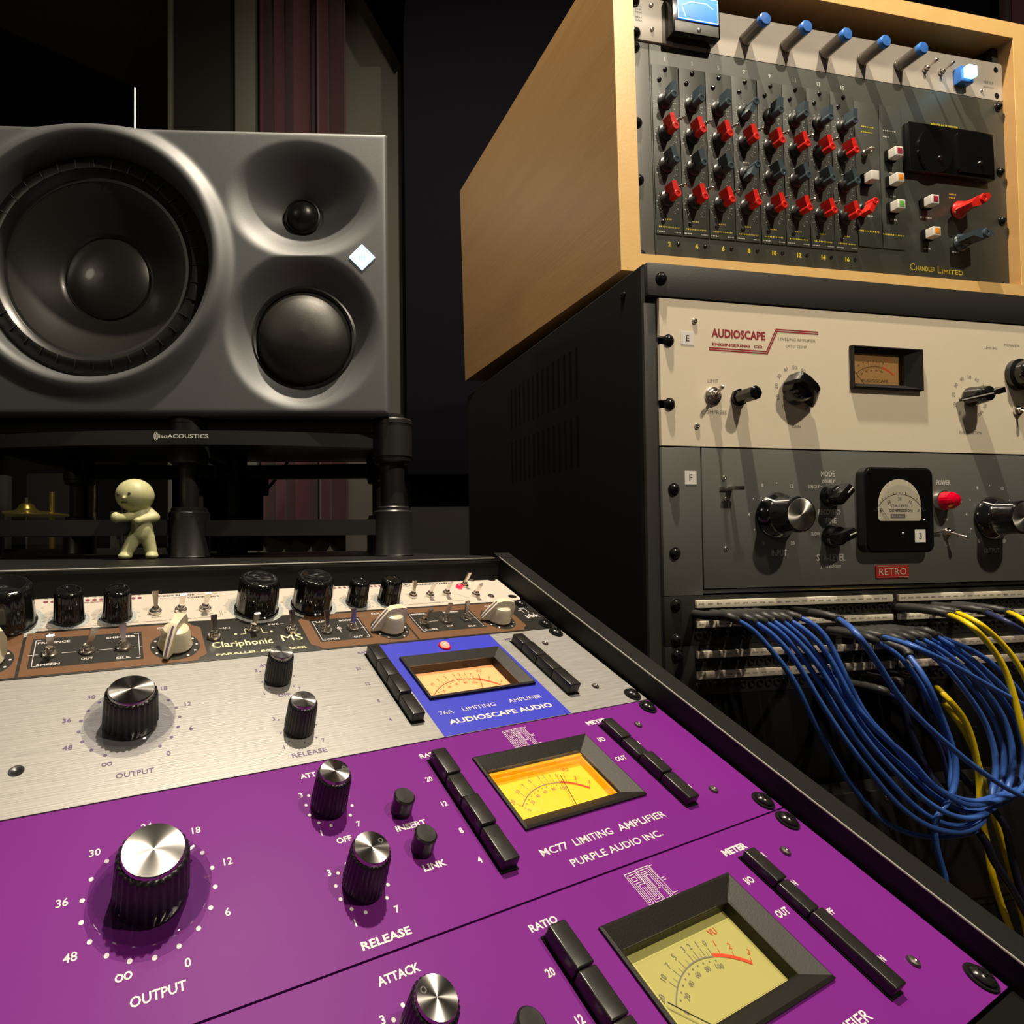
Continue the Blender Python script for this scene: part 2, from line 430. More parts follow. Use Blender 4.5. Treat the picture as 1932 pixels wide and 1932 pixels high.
def rect(mb, x0, x1, y0, y1, z):
    mb.add([(x0, y0, z), (x1, y0, z), (x1, y1, z), (x0, y1, z)], [(0, 1, 2, 3)])
def scribble(mb, x, y, w, h, z, n=6):
    """fine print too small to read: a row of little strokes"""
    random.seed(int(abs(x * 13 + y * 7)))
    st = w / n
    for i in range(n):
        hh = h * random.uniform(0.6, 1.0)
        rect(mb, x - w / 2 + i * st, x - w / 2 + i * st + st * random.uniform(0.5, 0.8), y - hh / 2, y + hh / 2, z)

# ---------------------------------------------------------------- shared small parts
def rack_screw(t, u, v, z=0.0, r=4.3, m='screw_black'):
    def hd(b):
        b.lathe([(5.4, 0), (5.6, 0.5), (5.4, 1.0), (r, 1.1), (r * 0.98, 2.0), (r * 0.75, 3.0), (r * 0.3, 3.5), (1.1, 3.3), (0, 2.6)], seg=20)
    o = inst('rack_screw', cached('rack_screw', m, hd), t, (u, V(t, v), z), rz=random.uniform(0, 1))
    def cr(b):
        b.box(-2.1, 2.1, -0.4, 0.4, 3.2, 3.62); b.box(-0.4, 0.4, -2.1, 2.1, 3.2, 3.62)
    inst('cross_recess', cached('cross_recess', 'black_matte', cr), o)
    return o
def panel_screw(t, u, v, z=0.0, r=2.6, m='screw_steel', name='panel_screw'):
    def hd(b): b.lathe([(r, 0), (r, 0.5), (r * 0.8, 1.2), (r * 0.3, 1.5), (0, 1.1)], seg=16)
    return inst(name, cached('panel_screw%.1f' % r, m, hd), t, (u, V(t, v), z))
def knurled_knob(t, u, v, r, h, ang, capr=None, disc=None, dot_r=None, line=False, name='knob'):
    me = cached('knurled_knob_%g_%g' % (r, h), 'knurl', lambda b: b.lathe(
        [(r * 1.03, 1.0), (r * 1.03, 2.2), (r * 1.06, 2.4, 1), (r * 0.99, h - 3.0, 1), (r * 0.97, h - 2.2, 1), (r * 0.86, h - 1.6), (0, h - 1.6)], seg=112, rib=(4, r * 0.055)), ang=50)
    o = inst(name, me, t, (u, V(t, v), 0), rz=ang)
    cr_ = capr or r * 0.86
    inst('knob_cap', cached('knob_cap_%g' % cr_, 'cap', lambda b: b.lathe(
        [(cr_ * 1.0, -2.2), (cr_ * 1.0, -0.6), (cr_ * 0.965, 0), (0, 0.0)], seg=48)), o, (0, 0, h), label='spun aluminium cap')
    if dot_r:
        def ringm(b): b.ring([(dot_r, 0.05), (dot_r, 0.12), (dot_r * 0.62, 0.12), (dot_r * 0.62, 0.05)], seg=20)
        inst('index_ring', cached('index_ring_%g' % dot_r, 'ink_dark', ringm), o, (cr_ * 0.66, 0, h))
    if disc:
        inst('skirt_disc', cached('clear_disc_%g' % disc, 'acrylic', lambda b: b.lathe(
            [(r * 0.7, 3.2), (disc - 0.6, 3.2), (disc, 3.6), (disc, 4.4), (disc - 0.6, 4.8), (r * 0.7, 4.8)], seg=72)), o, label='clear acrylic disc')
        if line:
            inst('pointer_line', cached('disc_line', 'ink_white', lambda b: b.box(r * 1.05, disc - 1, -0.5, 0.5, 4.85, 4.95)), o)
    return o
def small_knob(t, u, v, r=4.8, h=9.5):
    return inst('push_knob', cached('push_knob', 'button_black', lambda b: b.lathe(
        [(r * 0.95, 0), (r, 1), (r * 0.97, h * 0.4), (r * 0.94, h * 0.55), (r * 0.98, h * 0.7), (r, h - 0.7), (r - 0.7, h), (0, h)], seg=36)), t, (u, V(t, v), 0))
def toggle(t, u, v, az=PI / 2, tilt=0.35, style='flat', L=11.5, name='toggle_switch', z=0.0, nut=4.4):
    """az: panel direction the bat leans to (pi/2 is up the panel)"""
    o = inst(name, cached('toggle_nut_%g' % nut, 'chrome', lambda b: (b.lathe([(nut, 0), (nut, 1.7), (nut * 0.9, 2.1), (nut * 0.62, 2.1), (nut * 0.62, 3.8), (nut * 0.5, 4.4), (0, 3.9)], seg=12))), t, (u, V(t, v), z), rz=0.2)
    if style == 'flat':
        def fl(b):
            b.add([(-1.0, -0.9, 0), (1.0, -0.9, 0), (1.0, 0.9, 0), (-1.0, 0.9, 0), (-2.0, -0.7, L), (2.0, -0.7, L), (2.0, 0.7, L), (-2.0, 0.7, L)],
                  [(0, 3, 2, 1), (4, 5, 6, 7), (0, 1, 5, 4), (1, 2, 6, 5), (2, 3, 7, 6), (3, 0, 4, 7)])
        me = cached('flat_bat_%g' % L, 'chrome', fl, ang=20)
    else:
        me = cached('round_bat_%g' % L, 'chrome', lambda b: b.lathe([(1.1, 0), (1.5, L * 0.6), (2.1, L * 0.9), (1.9, L), (1.1, L + 0.9), (0, L + 1.1)], seg=16))
    ax = Vector((math.cos(az) * math.sin(tilt), math.sin(az) * math.sin(tilt), math.cos(tilt)))
    q = ax.to_track_quat('Z', 'Y') if abs(tilt) > 1e-3 else Matrix.Identity(3).to_quaternion()
    b = inst('toggle_bat', me, o, (0, 0, 3.0))
    b.rotation_mode = 'QUATERNION'
    q0 = Vector((0, 0, 1)).rotation_difference(ax)
    b.rotation_quaternion = q0
    return o
def chicken_head(t, u, v, ang, m='cream_plastic', s=1.0, line='ink_navy', h=18.0, name='pointer_knob'):
    def body(b):
        b.lathe([(9.6, 0.8), (9.9, 1.6), (8.9, 5), (8.2, 9.5), (7.2, 11.8), (5.0, 13.0), (0, 13.3)], seg=40)
        # fin: outline in x-z, thickness along y
        prof = [(-10.5, 3.0), (-11, 12.5), (-9.5, 16.5), (-5, 17.6), (2, 17.8), (6, 16.5), (12, 9.5), (16.5, 3.2), (16.2, 1.6), (9, 1.4), (-9, 2.0)]
        n = len(prof)
        def hw(x, z): return 3.4 - max(0, x) * 0.12 - (0.7 if z > 15 else 0)
        vs = [(x, -hw(x, z), z) for x, z in prof] + [(x, hw(x, z), z) for x, z in prof]
        b.add(vs, [tuple(range(n)), tuple(range(n, 2 * n))[::-1]] + [(i, (i + 1) % n, n + (i + 1) % n, n + i) for i in range(n)])
    me = cached('pointer_knob_body', m, body, ang=32)
    o = inst(name, me, t, (u, V(t, v), 0), rz=ang)
    o.scale = (s, s, h / 18.0)
    if line:
        def ln(b): b.add([(6, -0.6, 16.62), (6, 0.6, 16.62), (12.2, 0.6, 9.6), (12.2, -0.6, 9.6), (16.7, 0.6, 3.4), (16.7, -0.6, 3.4)], [(0, 3, 2, 1), (3, 5, 4, 2)])
        inst('pointer_line', cached('pointer_line_fin', line, ln), o)
    return o
def fluted_knob(t, u, v, r, h, name='knob'):
    key = 'fluted_%g_%g' % (r, h)
    def fn(b):
        seg = 96
        prof = [(1.04, 0.6), (1.05, 1.6), (1.0, 2.2), (0.97, h * 0.5), (0.93, h - 2.2), (0.88, h - 0.9), (0.78, h), (0.70, h + 0.1), (0.62, h - 0.7), (0, h - 0.9)]
        vs = []; fs = []; n = len(prof)
        for i in range(seg):
            a = 2 * PI * i / seg
            for k, (rr, z) in enumerate(prof):
                q = r * rr
                if 1 < k < 6: q *= 1 - 0.035 * (0.5 + 0.5 * math.cos(a * 12)) ** 2
                vs.append((q * math.cos(a), q * math.sin(a), z))
        for i in range(seg):
            j = (i + 1) % seg
            for k in range(n - 1): fs.append((i * n + k, j * n + k, j * n + k + 1, i * n + k + 1))
        b.add(vs, fs)
    return inst(name, cached(key, 'black_gloss', fn, ang=45), t, (u, V(t, v), 0))
def slab(b, u0, u1, y0, y1, z0=-3.0, z1=0.0, bev=0.35): b.box(u0, u1, y0, y1, z0, z1, bev)
def led(t, u, v, r=2.6, m='led_red', name='indicator_light', z=0.0):
    o = inst(name, cached('led_%g' % r, m, lambda b: b.lathe([(r, 0), (r, 1.2), (r * 0.85, 2.4), (r * 0.5, 3.2), (0, 3.5)], seg=20)), t, (u, V(t, v), z), label='lit red indicator light')
    return o
def button_bank(t, u0, u1, vs, heights, z=0.3):
    """vertical row of black push buttons between the seams vs"""
    inst('button_base', cached('button_base_%g_%g' % (u1 - u0, vs[-1] - vs[0]), 'black_matte', lambda b: b.box(-0.6, u1 - u0 + 0.6, -(vs[-1] - vs[0]) - 0.5, 0.5, -0.5, 0.5)), t, (u0, V(t, vs[0]), 0))
    for i in range(len(vs) - 1):
        L = vs[i + 1] - vs[i] - 0.35; H = heights[i]
        me = cached('button_%.2f_%g_%g' % (L, H, u1 - u0), 'button_black', lambda b: b.box(0, u1 - u0, -L, 0, 0.2, H, 0.7), ang=60)
        inst('push_button', me, t, (u0, V(t, vs[i]), 0))

# ---------------------------------------------------------------- VU meter
def vu_meter(t, u0, u1, v0, v1, iu0, iu1, iv0, iv1, card, ink, frac, depth=9.0, hgt=2.5, red=True, trim=None, arc_w=None, lens='lens', needle='ink_dark', cardz=None):
    """outer frame u0..u1/v0..v1, opening iu0.., card at -depth"""
    yo0, yo1, yi0, yi1 = V(t, v1), V(t, v0), V(t, iv1), V(t, iv0)
    b = MB()
    zf, zi = hgt, hgt - 3.6
    O = [(u0, yo0), (u1, yo0), (u1, yo1), (u0, yo1)]
    P = [(u0 + 1.1, yo0 + 1.1), (u1 - 1.1, yo0 + 1.1), (u1 - 1.1, yo1 - 1.1), (u0 + 1.1, yo1 - 1.1)]
    I = [(iu0, yi0), (iu1, yi0), (iu1, yi1), (iu0, yi1)]
    vs = [(x, y, 0) for x, y in O] + [(x, y, zf - 0.6) for x, y in O] + [(x, y, zf) for x, y in P] + [(x, y, zi) for x, y in I] + [(x, y, -depth) for x, y in I]
    fs = []
    for L in range(4):
        for i in range(4):
            j = (i + 1) % 4
            fs.append((L * 4 + i, L * 4 + j, L * 4 + 4 + j, L * 4 + 4 + i))
    b.add(vs, fs)
    fr = part('meter', b, 'bezel', t, ang=25, label='panel meter with black frame')
    c = MB(); rect(c, iu0 - 0.2, iu1 + 0.2, yi0 - 0.2, yi1 + 0.2, -depth + 0.2)
    part('dial_card', c, card, fr)
    W = iu1 - iu0; H = yi1 - yi0
    cx = (iu0 + iu1) / 2; base = yi0 - H * 0.55
    R = (yi1 - base) - H * 0.36
    A = 0.66 if arc_w is None else arc_w
    z = -depth + 0.45
    pr = MB(); rd = MB()
    a0, a1 = PI / 2 + A, PI / 2 - A; az = a0 + (a1 - a0) * 0.68
    arc(pr, cx, base, R - 0.22, R + 0.22, a0, az, z)
    arc(rd, cx, base, R - 0.2, R + 1.1, az, a1, z + 0.02)
    labs = [('20', 0), ('10', .15), ('7', .26), ('5', .36), ('3', .475), ('2', .54), ('1', .61), ('0', .68)]
    for s_, f_ in labs:
        a = a0 + (a1 - a0) * f_
        x0, y0 = cx + R * math.cos(a), base + R * math.sin(a)
        bar(pr, x0, y0, cx + (R + H * .11) * math.cos(a), base + (R + H * .11) * math.sin(a), 0.22, z)
        put_text(pr, s_, cx + (R + H * .17) * math.cos(a), base + (R + H * .17) * math.sin(a), H * 0.075, z, rot=a - PI / 2)
    for f_ in (.20, .31, .42, .51, .575, .645):
        a = a0 + (a1 - a0) * f_
        bar(pr, cx + R * math.cos(a), base + R * math.sin(a), cx + (R + H * .07) * math.cos(a), base + (R + H * .07) * math.sin(a), 0.16, z)
    for s_, f_ in (('1', .76), ('2', .87), ('3', 1.0)):
        a = a0 + (a1 - a0) * f_
        bar(rd, cx + R * math.cos(a), base + R * math.sin(a), cx + (R + H * .10) * math.cos(a), base + (R + H * .10) * math.sin(a), 0.2, z)
        put_text(rd, s_, cx + (R + H * .17) * math.cos(a), base + (R + H * .17) * math.sin(a), H * 0.075, z, rot=a - PI / 2)
    for i in range(11):
        a = a0 + (az - a0) * i / 10
        dot(pr, cx + (R - H * .05) * math.cos(a), base + (R - H * .05) * math.sin(a), 0.34, z, 8)
    for k, s_ in enumerate(('0', '20', '40', '60', '80', '100')):
        a = a0 + (az - a0) * k / 5
        put_text(pr, s_, cx + (R - H * .12) * math.cos(a), base + (R - H * .12) * math.sin(a), H * 0.065, z, rot=a - PI / 2)
    put_text(rd if red else pr, 'VU', cx + W * 0.28, yi1 - H * 0.16, H * 0.085, z)
    part('scale_print', pr, ink, fr); part('red_scale', rd, 'scale_red', fr)
    an = a0 + (a1 - a0) * frac
    nb = MB(); r_a, r_b = 0.42 * R, R + H * 0.12
    nb.tube([(cx + r_a * math.cos(an), base + r_a * math.sin(an), z + 1.6), (cx + r_b * math.cos(an), base + r_b * math.sin(an), z + 1.6)], 0.2, 6)
    part('needle', nb, needle, fr)
    if trim:
        tb = MB()
        tb.box(iu0, iu1, yi1 - 1.6, yi1, -depth + 0.3, -depth * 0.35); tb.box(iu1 - 1.4, iu1, yi0, yi1 - 1.6, -depth + 0.3, -depth * 0.45); tb.box(iu0, iu0 + 1.0, yi0, yi1 - 1.6, -depth + 0.3, -depth * 0.5)
        tb.box(iu0, iu1, yi1 - 3.0, yi1 - 2.6, -depth + 0.3, -depth * 0.55)
        part('lit_edge', tb, trim, fr)
    lb = MB(); lb.box(iu0, iu1, yi0, yi1, -1.0, -0.2)
    part('meter_glass', lb, lens, fr)
    return fr

def ring_labels(mb_dots, mb_txt, cx, cy, rad, n, a_start, step, labs, txt_r, th, z, dr=0.75, skip=()):
    for i in range(n):
        a = math.radians(a_start + step * i)         # clockwise from straight down
        x, y = cx - rad * math.sin(a), cy - rad * math.cos(a)
        if i not in skip: dot(mb_dots, x, y, dr, z)
        if i in labs:
            put_text(mb_txt, labs[i], cx - txt_r * math.sin(a), cy - txt_r * math.cos(a), th * (0.62 if labs[i] == '∞' else 1), z, bold=0.015)

def infinity(mb, x, y, s, z, t=0.45):
    for sx in (-1, 1): arc(mb, x + sx * s * .5, y, s * .5 - t, s * .5, 0, 2 * PI, z, 16)

def plate_hole(b, u0, u1, y0, y1, hole=None, z0=-3.0, z1=0.0):
    if not hole: b.box(u0, u1, y0, y1, z0, z1); return
    a0, a1, c0, c1 = hole
    xs = [u0, a0, a1, u1]; ys = [y0, c0, c1, y1]
    # one closed shell: grid of top and bottom faces with the middle cell left open
    vs = [(x, y, z) for z in (z0, z1) for y in ys for x in xs]
    fs = []
    for L in (0, 1):
        for r in range(3):
            for c in range(3):
                if r == 1 and c == 1: continue
                i = L * 16 + r * 4 + c
                f = (i, i + 1, i + 5, i + 4)
                fs.append(f if L else f[::-1])
    def wall(path):
        for k in range(len(path) - 1): fs.append((path[k], path[k + 1], path[k + 1] + 16, path[k] + 16))
    wall([0, 1, 2, 3, 7, 11, 15, 14, 13, 12, 8, 4, 0]); wall([5, 6, 10, 9, 5])
    b.add(vs, fs)

# ================================================================= SETTING
def structure(name, mb, m, scale=1.0, ang=38):
    o = bpy.data.objects.new(name, mb.mesh(name, m, scale=scale, ang=ang)); COL.objects.link(o)
    o['kind'] = 'structure'
    return o
WY = 1.55          # distance of the wall behind the desk
b = MB(); b.box(-2.6, 2.6, -1.6, 3.4, -1.16, -1.12); structure('floor', b, 'floor')
b = MB(); b.box(-2.6, 2.6, -1.6, 3.4, 1.62, 1.68); structure('ceiling', b, 'ceiling')
b = MB(); b.box(2.6, 2.66, -1.6, 3.4, -1.12, 1.62); structure('wall_right', b, 'wall_dark')
b = MB(); b.box(-2.66, -2.6, -1.6, 3.4, -1.12, 1.62); structure('wall_left', b, 'wall_dark')
b = MB(); b.box(-2.6, 2.6, 3.4, 3.46, -1.12, 1.62); structure('wall_back', b, 'dark_panel')
b = MB(); b.box(-0.375, 2.6, WY, WY + 0.1, -1.12, 1.62); structure('wall_front', b, 'wall')
b = MB(); b.box(-2.6, -0.375, WY, WY + 0.1, -1.12, -0.06); structure('wall_front_sill', b, 'wall_dark')
# window to the live room, left of the casing
win = bpy.data.objects.new('window_1', None); COL.objects.link(win); win['kind'] = 'structure'
win.location = (-0.9, WY, 0.0)
def wpart(name, x0, x1, z0, z1, y0, y1, m):
    mb = MB(); mb.box(x0 + 0.9, x1 + 0.9, y0 - WY, y1 - WY, z0, z1, 0.002)
    o = bpy.data.objects.new(name, mb.mesh(name, m, scale=1.0)); COL.objects.link(o); o.parent = win
wpart('window_frame', -0.560, -0.375, -0.06, 1.62, WY - 0.02, WY + 0.08, 'black_trim')
wpart('window_frame', -2.6, -0.56, -0.06, -0.02, WY - 0.02, WY + 0.08, 'black_trim')
wpart('window_frame', -0.565, -0.552, -0.02, 1.62, WY - 0.035, WY - 0.0205, 'trim')
wpart('window_pane', -2.6, -0.56, -0.02, 1.62, WY + 0.03, WY + 0.036, 'lens_dim')
b = MB(); b.box(-0.375, -0.318, WY - 0.045, WY - 0.001, -0.2, 1.6, 0.003); structure('trim_1', b, 'trim')
b = MB(); b.box(0.088, 2.2, WY - 0.13, WY - 0.001, 0.165, 1.55, 0.004); structure('trim_2', b, 'dark_panel')
b = MB(); b.box(0.10, 2.2, WY - 0.06, WY - 0.001, -0.9, 0.16, 0.004); structure('trim_3', b, 'wall_dark')
b = MB(); b.add([(-0.056, WY - 0.25, 1.62), (0.09, WY - 0.25, 1.35), (0.09, WY - 0.25, 1.62), (-0.056, WY - 0.002, 1.62), (0.09, WY - 0.002, 1.35), (0.09, WY - 0.002, 1.62)], [(0, 1, 2), (3, 5, 4), (0, 3, 4, 1), (1, 4, 5, 2), (2, 5, 3, 0)])
structure('trim_4', b, 'dark_panel')

def curtain(name, label, x0, x1, z0, z1, y, folds, amp=0.022, seed=1):
    rnd = random.Random(seed)
    n = int(folds * 14); m_ = 10; vs = []; fs = []
    ph = [rnd.uniform(0.7, 1.3) for _ in range(folds + 2)]
    xs = []
    for i in range(n + 1):
        f = i / n
        w = 2 * PI * folds * f + 0.7 * math.sin(5.1 * f * PI + seed)
        a = amp * (0.55 + 0.45 * math.sin(3.7 * f + seed) ** 2)
        xs.append((x0 + (x1 - x0) * f + 0.25 * a * math.sin(2 * w), a * math.sin(w)))
    for side in (0, 1):
        for k in range(m_ + 1):
            z = z0 + (z1 - z0) * k / m_
            for x, d in xs:
                s = 1 + 0.15 * math.sin(k * 0.7 + x * 20)
                vs.append((x, y + d * s + side * 0.004, z))
    N = n + 1; B = N * (m_ + 1)
    for k in range(m_):
        for i in range(n):
            a = k * N + i
            fs.append((a, a + 1, a + 1 + N, a + N)); fs.append((B + a, B + a + N, B + a + 1 + N, B + a + 1))
    mb = MB(); mb.add(vs, fs)
    o = bpy.data.objects.new(name, mb.mesh(name, 'curtain', scale=1.0, ang=80)); COL.objects.link(o)
    o['label'] = label; o['category'] = 'curtain'
    return o
curtain('curtain', 'burgundy pleated curtain hanging behind the loudspeaker', -0.314, -0.062, 0.015, 1.62, WY - 0.05, 4, amp=0.03, seed=2)
curtain('curtain', 'narrow dark red curtain at the top right corner above the wooden cabinet', 1.60, 1.73, -1.1, 1.615, WY - 0.19, 3, seed=5)

# live room seen through the window: cymbal on its stand, tubes, a small amplifier
def up_tube(b, x, y, z0, z1, r): b.lathe([(r, z0), (r, z1)], (x, y), 14)
t = thing('cymbal_stand', 'brass cymbal on a stand seen through the window at the left edge', 'cymbal', Matrix.Translation((-1.225, 1.95, -1.12)))
cy = MB(); cy.lathe([(150, 1213), (149, 1215), (100, 1222), (40, 1230), (30, 1236), (22, 1252), (8, 1256), (0, 1256), (0, 1252), (20, 1247), (28, 1231), (40, 1226), (100, 1218), (149, 1212)], seg=48)
part('cymbal', cy, 'brass', t)
sb = MB(); sb.cyl((0, 0), 8, 0, 1245, 12); sb.cyl((0, 0), 12, 1256, 1275, 12)
for k in range(3):
    a = k * 2 * PI / 3 + .3
    sb.tube([(0, 0, 350), (240 * math.cos(a), 240 * math.sin(a), 12)], 9, 8)
part('stand', sb, 'chrome', t)
t = thing('floor_stand', 'thin brass-coloured upright rod right of the cymbal behind the window', 'stand', Matrix.Translation((-1.165, 2.0, -1.12)))
sb = MB(); up_tube(sb, 0, 0, 20, 1300, 9); sb.cyl((0, 0), 120, 0, 20, 24); part('stand_pole', sb, 'brass', t)
for x, lb in ((-1.01, 'left of two thin chrome microphone stands behind the window'), (-0.91, 'right of two thin chrome microphone stands behind the window')):
    t = thing('microphone_stand', lb, 'microphone stand', Matrix.Translation((x, 2.0, -1.12)))
    sb = MB(); up_tube(sb, 0, 0, 20, 1330, 6); part('stand_pole', sb, 'chrome', t)
    sb = MB(); sb.cyl((0, 0), 110, 0, 20, 24); part('stand_base', sb, 'stand_black', t)
t = thing('equipment_case', 'pale upright case standing behind the small figure beyond the window', 'case', Matrix.Translation((-0.93, 2.1, -1.12)))
sb = MB(); sb.box(-35, 35, -80, 80, 0, 1230, 6); part('case_body', sb, 'trim', t)
sb = MB(); sb.box(-8, 8, -84, -80, 1130, 1180, 1); part('latch', sb, 'chrome', t)
t = thing('studio_partition', 'tall pale partition board at the far left behind the cymbal', 'partition', Matrix.Translation((-1.62, 2.5, -1.12)))
sb = MB(); sb.box(-110, -30, -20, 20, 0, 1420, 4); part('partition_board', sb, 'trim', t)
sb = MB(); sb.box(40, 260, 10, 50, 0, 1430, 4); part('partition_board', sb, 'wall_dark', t)
sb = MB(); sb.box(-120, 270, -30, 60, -0.5, 10, 2); part('partition_foot', sb, 'stand_black', t)

# large dark screen standing behind the loudspeaker
sc = thing('video_screen', 'large black screen behind the loudspeaker, its right edge catching light', 'screen', Matrix.Identity(4))
b = MB()
P0 = Vector((-1.10, 0.707, 0)); P1 = Vector((-0.496, 1.142, 0)); nrm = Vector((-0.58, 0.81, 0)) * 0.02
def scr_quad(mb, a, c, z0, z1, off0, off1):
    d0 = nrm * off0; d1 = nrm * off1
    mb.add([tuple((p + o).xy) + (z,) for z in (z0, z1) for p, o in ((a, d0), (c, d0), (c, d1), (a, d1))],
           [(0, 3, 2, 1), (4, 5, 6, 7), (0, 1, 5, 4), (1, 2, 6, 5), (2, 3, 7, 6), (3, 0, 4, 7)])
scr_quad(b, P0, P1, 0.30, 0.955, 0, 1)
inst('screen_body', b.mesh('screen_body', 'tv', scale=1.0), sc)
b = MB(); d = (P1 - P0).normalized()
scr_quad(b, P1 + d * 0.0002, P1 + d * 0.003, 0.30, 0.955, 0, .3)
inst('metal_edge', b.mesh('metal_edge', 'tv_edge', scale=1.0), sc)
b = MB(); scr_quad(b, P0 + (P1 - P0) * 0.45, P0 + (P1 - P0) * 0.55, -1.12, 0.30, 0.2, 0.8)
inst('screen_stand', b.mesh('screen_stand', 'stand_black', scale=1.0), sc)

# ================================================================= DESK
desk = thing('studio_desk', 'black studio desk with a sloped bay of rack units and a flat ledge behind', 'desk', F_CON)
def c2(u, v, w): return (u, -v, w)
b = MB()
# right cheek: top edge follows a slight taper
b.hexa([(485.5, -378, -60), (503.5, -378, -60), (503.5, 12, -60), (485.5, 12, -60), (485.5, -378, 10.0), (503.5, -378, 10.0), (503.5, 12, 18.5), (485.5, 12, 18.5)])
part('side_cheek', b, 'black_frame', desk)
b = MB()
b.hexa([(-21, -378, -60), (-3, -378, -60), (-3, 12, -60), (-21, 12, -60), (-21, -378, 10.0), (-3, -378, 10.0), (-3, 12, 18.5), (-21, 12, 18.5)])
part('side_cheek', b, 'black_frame', desk)
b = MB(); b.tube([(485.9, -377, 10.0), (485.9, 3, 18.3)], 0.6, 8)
part('edge_glint', b, 'edge_glint', desk, label='thin pale strip painted as a lamp glint along the cheek')  # lamp highlight on the cheek's edge, built as a pale strip
b = MB(); b.box(-3, 485.5, -376, -356.2, -60, -1.5, 0.8); part('front_rail', b, 'black_matte', desk)
# upright wall between the bay and the ledge, and the ledge itself (horizontal, in world axes)
inv_con = F_CON.inverted()
def W2C(p):
    q = inv_con @ Vector(p); return (q.x * 1000, q.y * 1000, q.z * 1000)
e1h = Vector((0.901, 0.4338, 0)).normalized(); bk = Vector((-e1h.y, e1h.x, 0))
def edge_pt(u, w=18.0, y=2.0): return F_CON @ Vector((u * .001, y * .001, w * .001))
ZL = -0.0178
A = edge_pt(-21); Bp = edge_pt(503.5)
A.z = ZL; Bp.z = ZL
def ledge(mb, a, c, off0, off1, z0, z1):
    pts = []
    for z in (z0, z1):
        for p, o in ((a, off0), (c, off0), (c, off1), (a, off1)):
            q = p + bk * o; pts.append(W2C((q.x, q.y, z)))
    mb.hexa(pts)
b = MB(); ledge(b, A, Bp, 0.0, 0.37, ZL - 0.022, ZL); part('ledge', b, 'black_frame', desk)
b = MB()
pa = [W2C((A + bk * 0.001).xyz), W2C((Bp + bk * 0.001).xyz)]
b.box(-3, 485.5, 0.3, 4.5, -30, 16.5); part('recess_wall', b, 'black_frame', desk)
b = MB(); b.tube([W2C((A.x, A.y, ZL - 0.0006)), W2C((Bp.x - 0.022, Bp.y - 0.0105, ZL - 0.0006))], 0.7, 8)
part('edge_glint', b, 'edge_glint', desk, label='thin pale strip painted as a lamp glint along the ledge')  # same built-in highlight along the front of the ledge
b = MB()
for off in (0.02, 0.33):
    for p in (A + e1h * 0.02, Bp - e1h * 0.02):
        q = p + bk * off
        if True:
            b = MB(); pts = []
            for z in (-1.12, ZL - 0.022):
                for sx, sy_ in ((-.02, -.02), (.02, -.02), (.02, .02), (-.02, .02)): pts.append(W2C((q.x + sx, q.y + sy_, z)))
            b.hexa(pts); part('desk_leg', b, 'black_frame', desk)
b = MB(); b.box(-3, 485.5, -378, 0, -64, -60); part('bay_floor', b, 'black_matte', desk)

# ================================================================= DIODE BRIDGE COMPRESSOR (1U cream)
t = unit('diode_compressor', 'cream one-unit compressor at the top of the desk bay with black fluted knobs', 'compressor', F_CON, 0.0)
b = MB()
def rrect(x0, x1, y0, y1, r, n=6):
    P = []
    for cx, cy, a in ((x1 - r, y0 + r, -PI / 2), (x1 - r, y1 - r, 0), (x0 + r, y1 - r, PI / 2), (x0 + r, y0 + r, PI)):
        for i in range(n + 1): P.append((cx + r * math.cos(a + PI / 2 * i / n), cy + r * math.sin(a + PI / 2 * i / n)))
    return P
b.prism(rrect(0, 482.6, -44.0, -0.2, 6), -3, 0.0); part('faceplate', b, 'cream_panel', t)
Zp = 0.12
for u, r, h in ((104, 15.5, 26), (252, 14.6, 25), (292.5, 14.6, 25)): fluted_knob(t, u, 34 if u > 200 else 33.5, r, h)
for u, r, h in ((136.6, 8.6, 20.5), (163.3, 8.6, 20.0), (329, 8.2, 19.5), (356.3, 8.8, 20)): fluted_knob(t, u, 33.0, r, h)
dtk = MB(); ink = MB(); wine = MB(); grey = MB(); hole = MB()
for u, r in ((104, 15.5), (252, 14.6), (292.5, 14.6), (136.6, 8.8), (163.3, 8.8), (329, 8.6), (356.3, 9.2)):
    disc = MB(); arc(disc, u, V(t, 33.2), 0.1, r * 1.30, 0, 2 * PI, Zp, 40); part('dial_disc', disc, 'skirt_disc', t)
    for k in range(25):
        a = math.radians(-60 + 300 * k / 24) + PI / 2 - PI / 2
        a = math.radians(-120 + 300 * k / 24 - 60 + 90)
        bar(dtk, u + r * 1.16 * math.cos(a), V(t, 33.2) + r * 1.16 * math.sin(a), u + r * 1.27 * math.cos(a), V(t, 33.2) + r * 1.27 * math.sin(a), 0.18, Zp + .04)
    for k in range(11):
        a = math.radians(-30 + 240 * k / 10)
        scribble(grey, u + r * 1.5 * math.cos(a), V(t, 33.2) + r * 1.5 * math.sin(a), 1.6, 0.8, Zp, 2)
for u, v, az, tl in ((186.0, 30.5, PI / 2, .22), (201.8, 30.3, -PI / 2, .30), (217.6, 30.1, -PI / 2, .30), (381.0, 28.0, PI / 2, .12), (397.0, 28.5, -2.1, .4), (413.8, 27.5, -2.1, .4), (439.5, 15.5, -0.9, .15), (440.6, 32.0, -2.0, .4)):
    toggle(t, u, v, az, tl, L=12.0 if u < 300 else 11, nut=4.0 if u < 300 else 3.6)
led(t, 432.7, 17.5, 3.0, 'led_red')
for u in (122.3, 126.3, 146, 150, 154, 173.4, 177.3): dot(wine, u, V(t, 10.4), 1.45, Zp, 12)
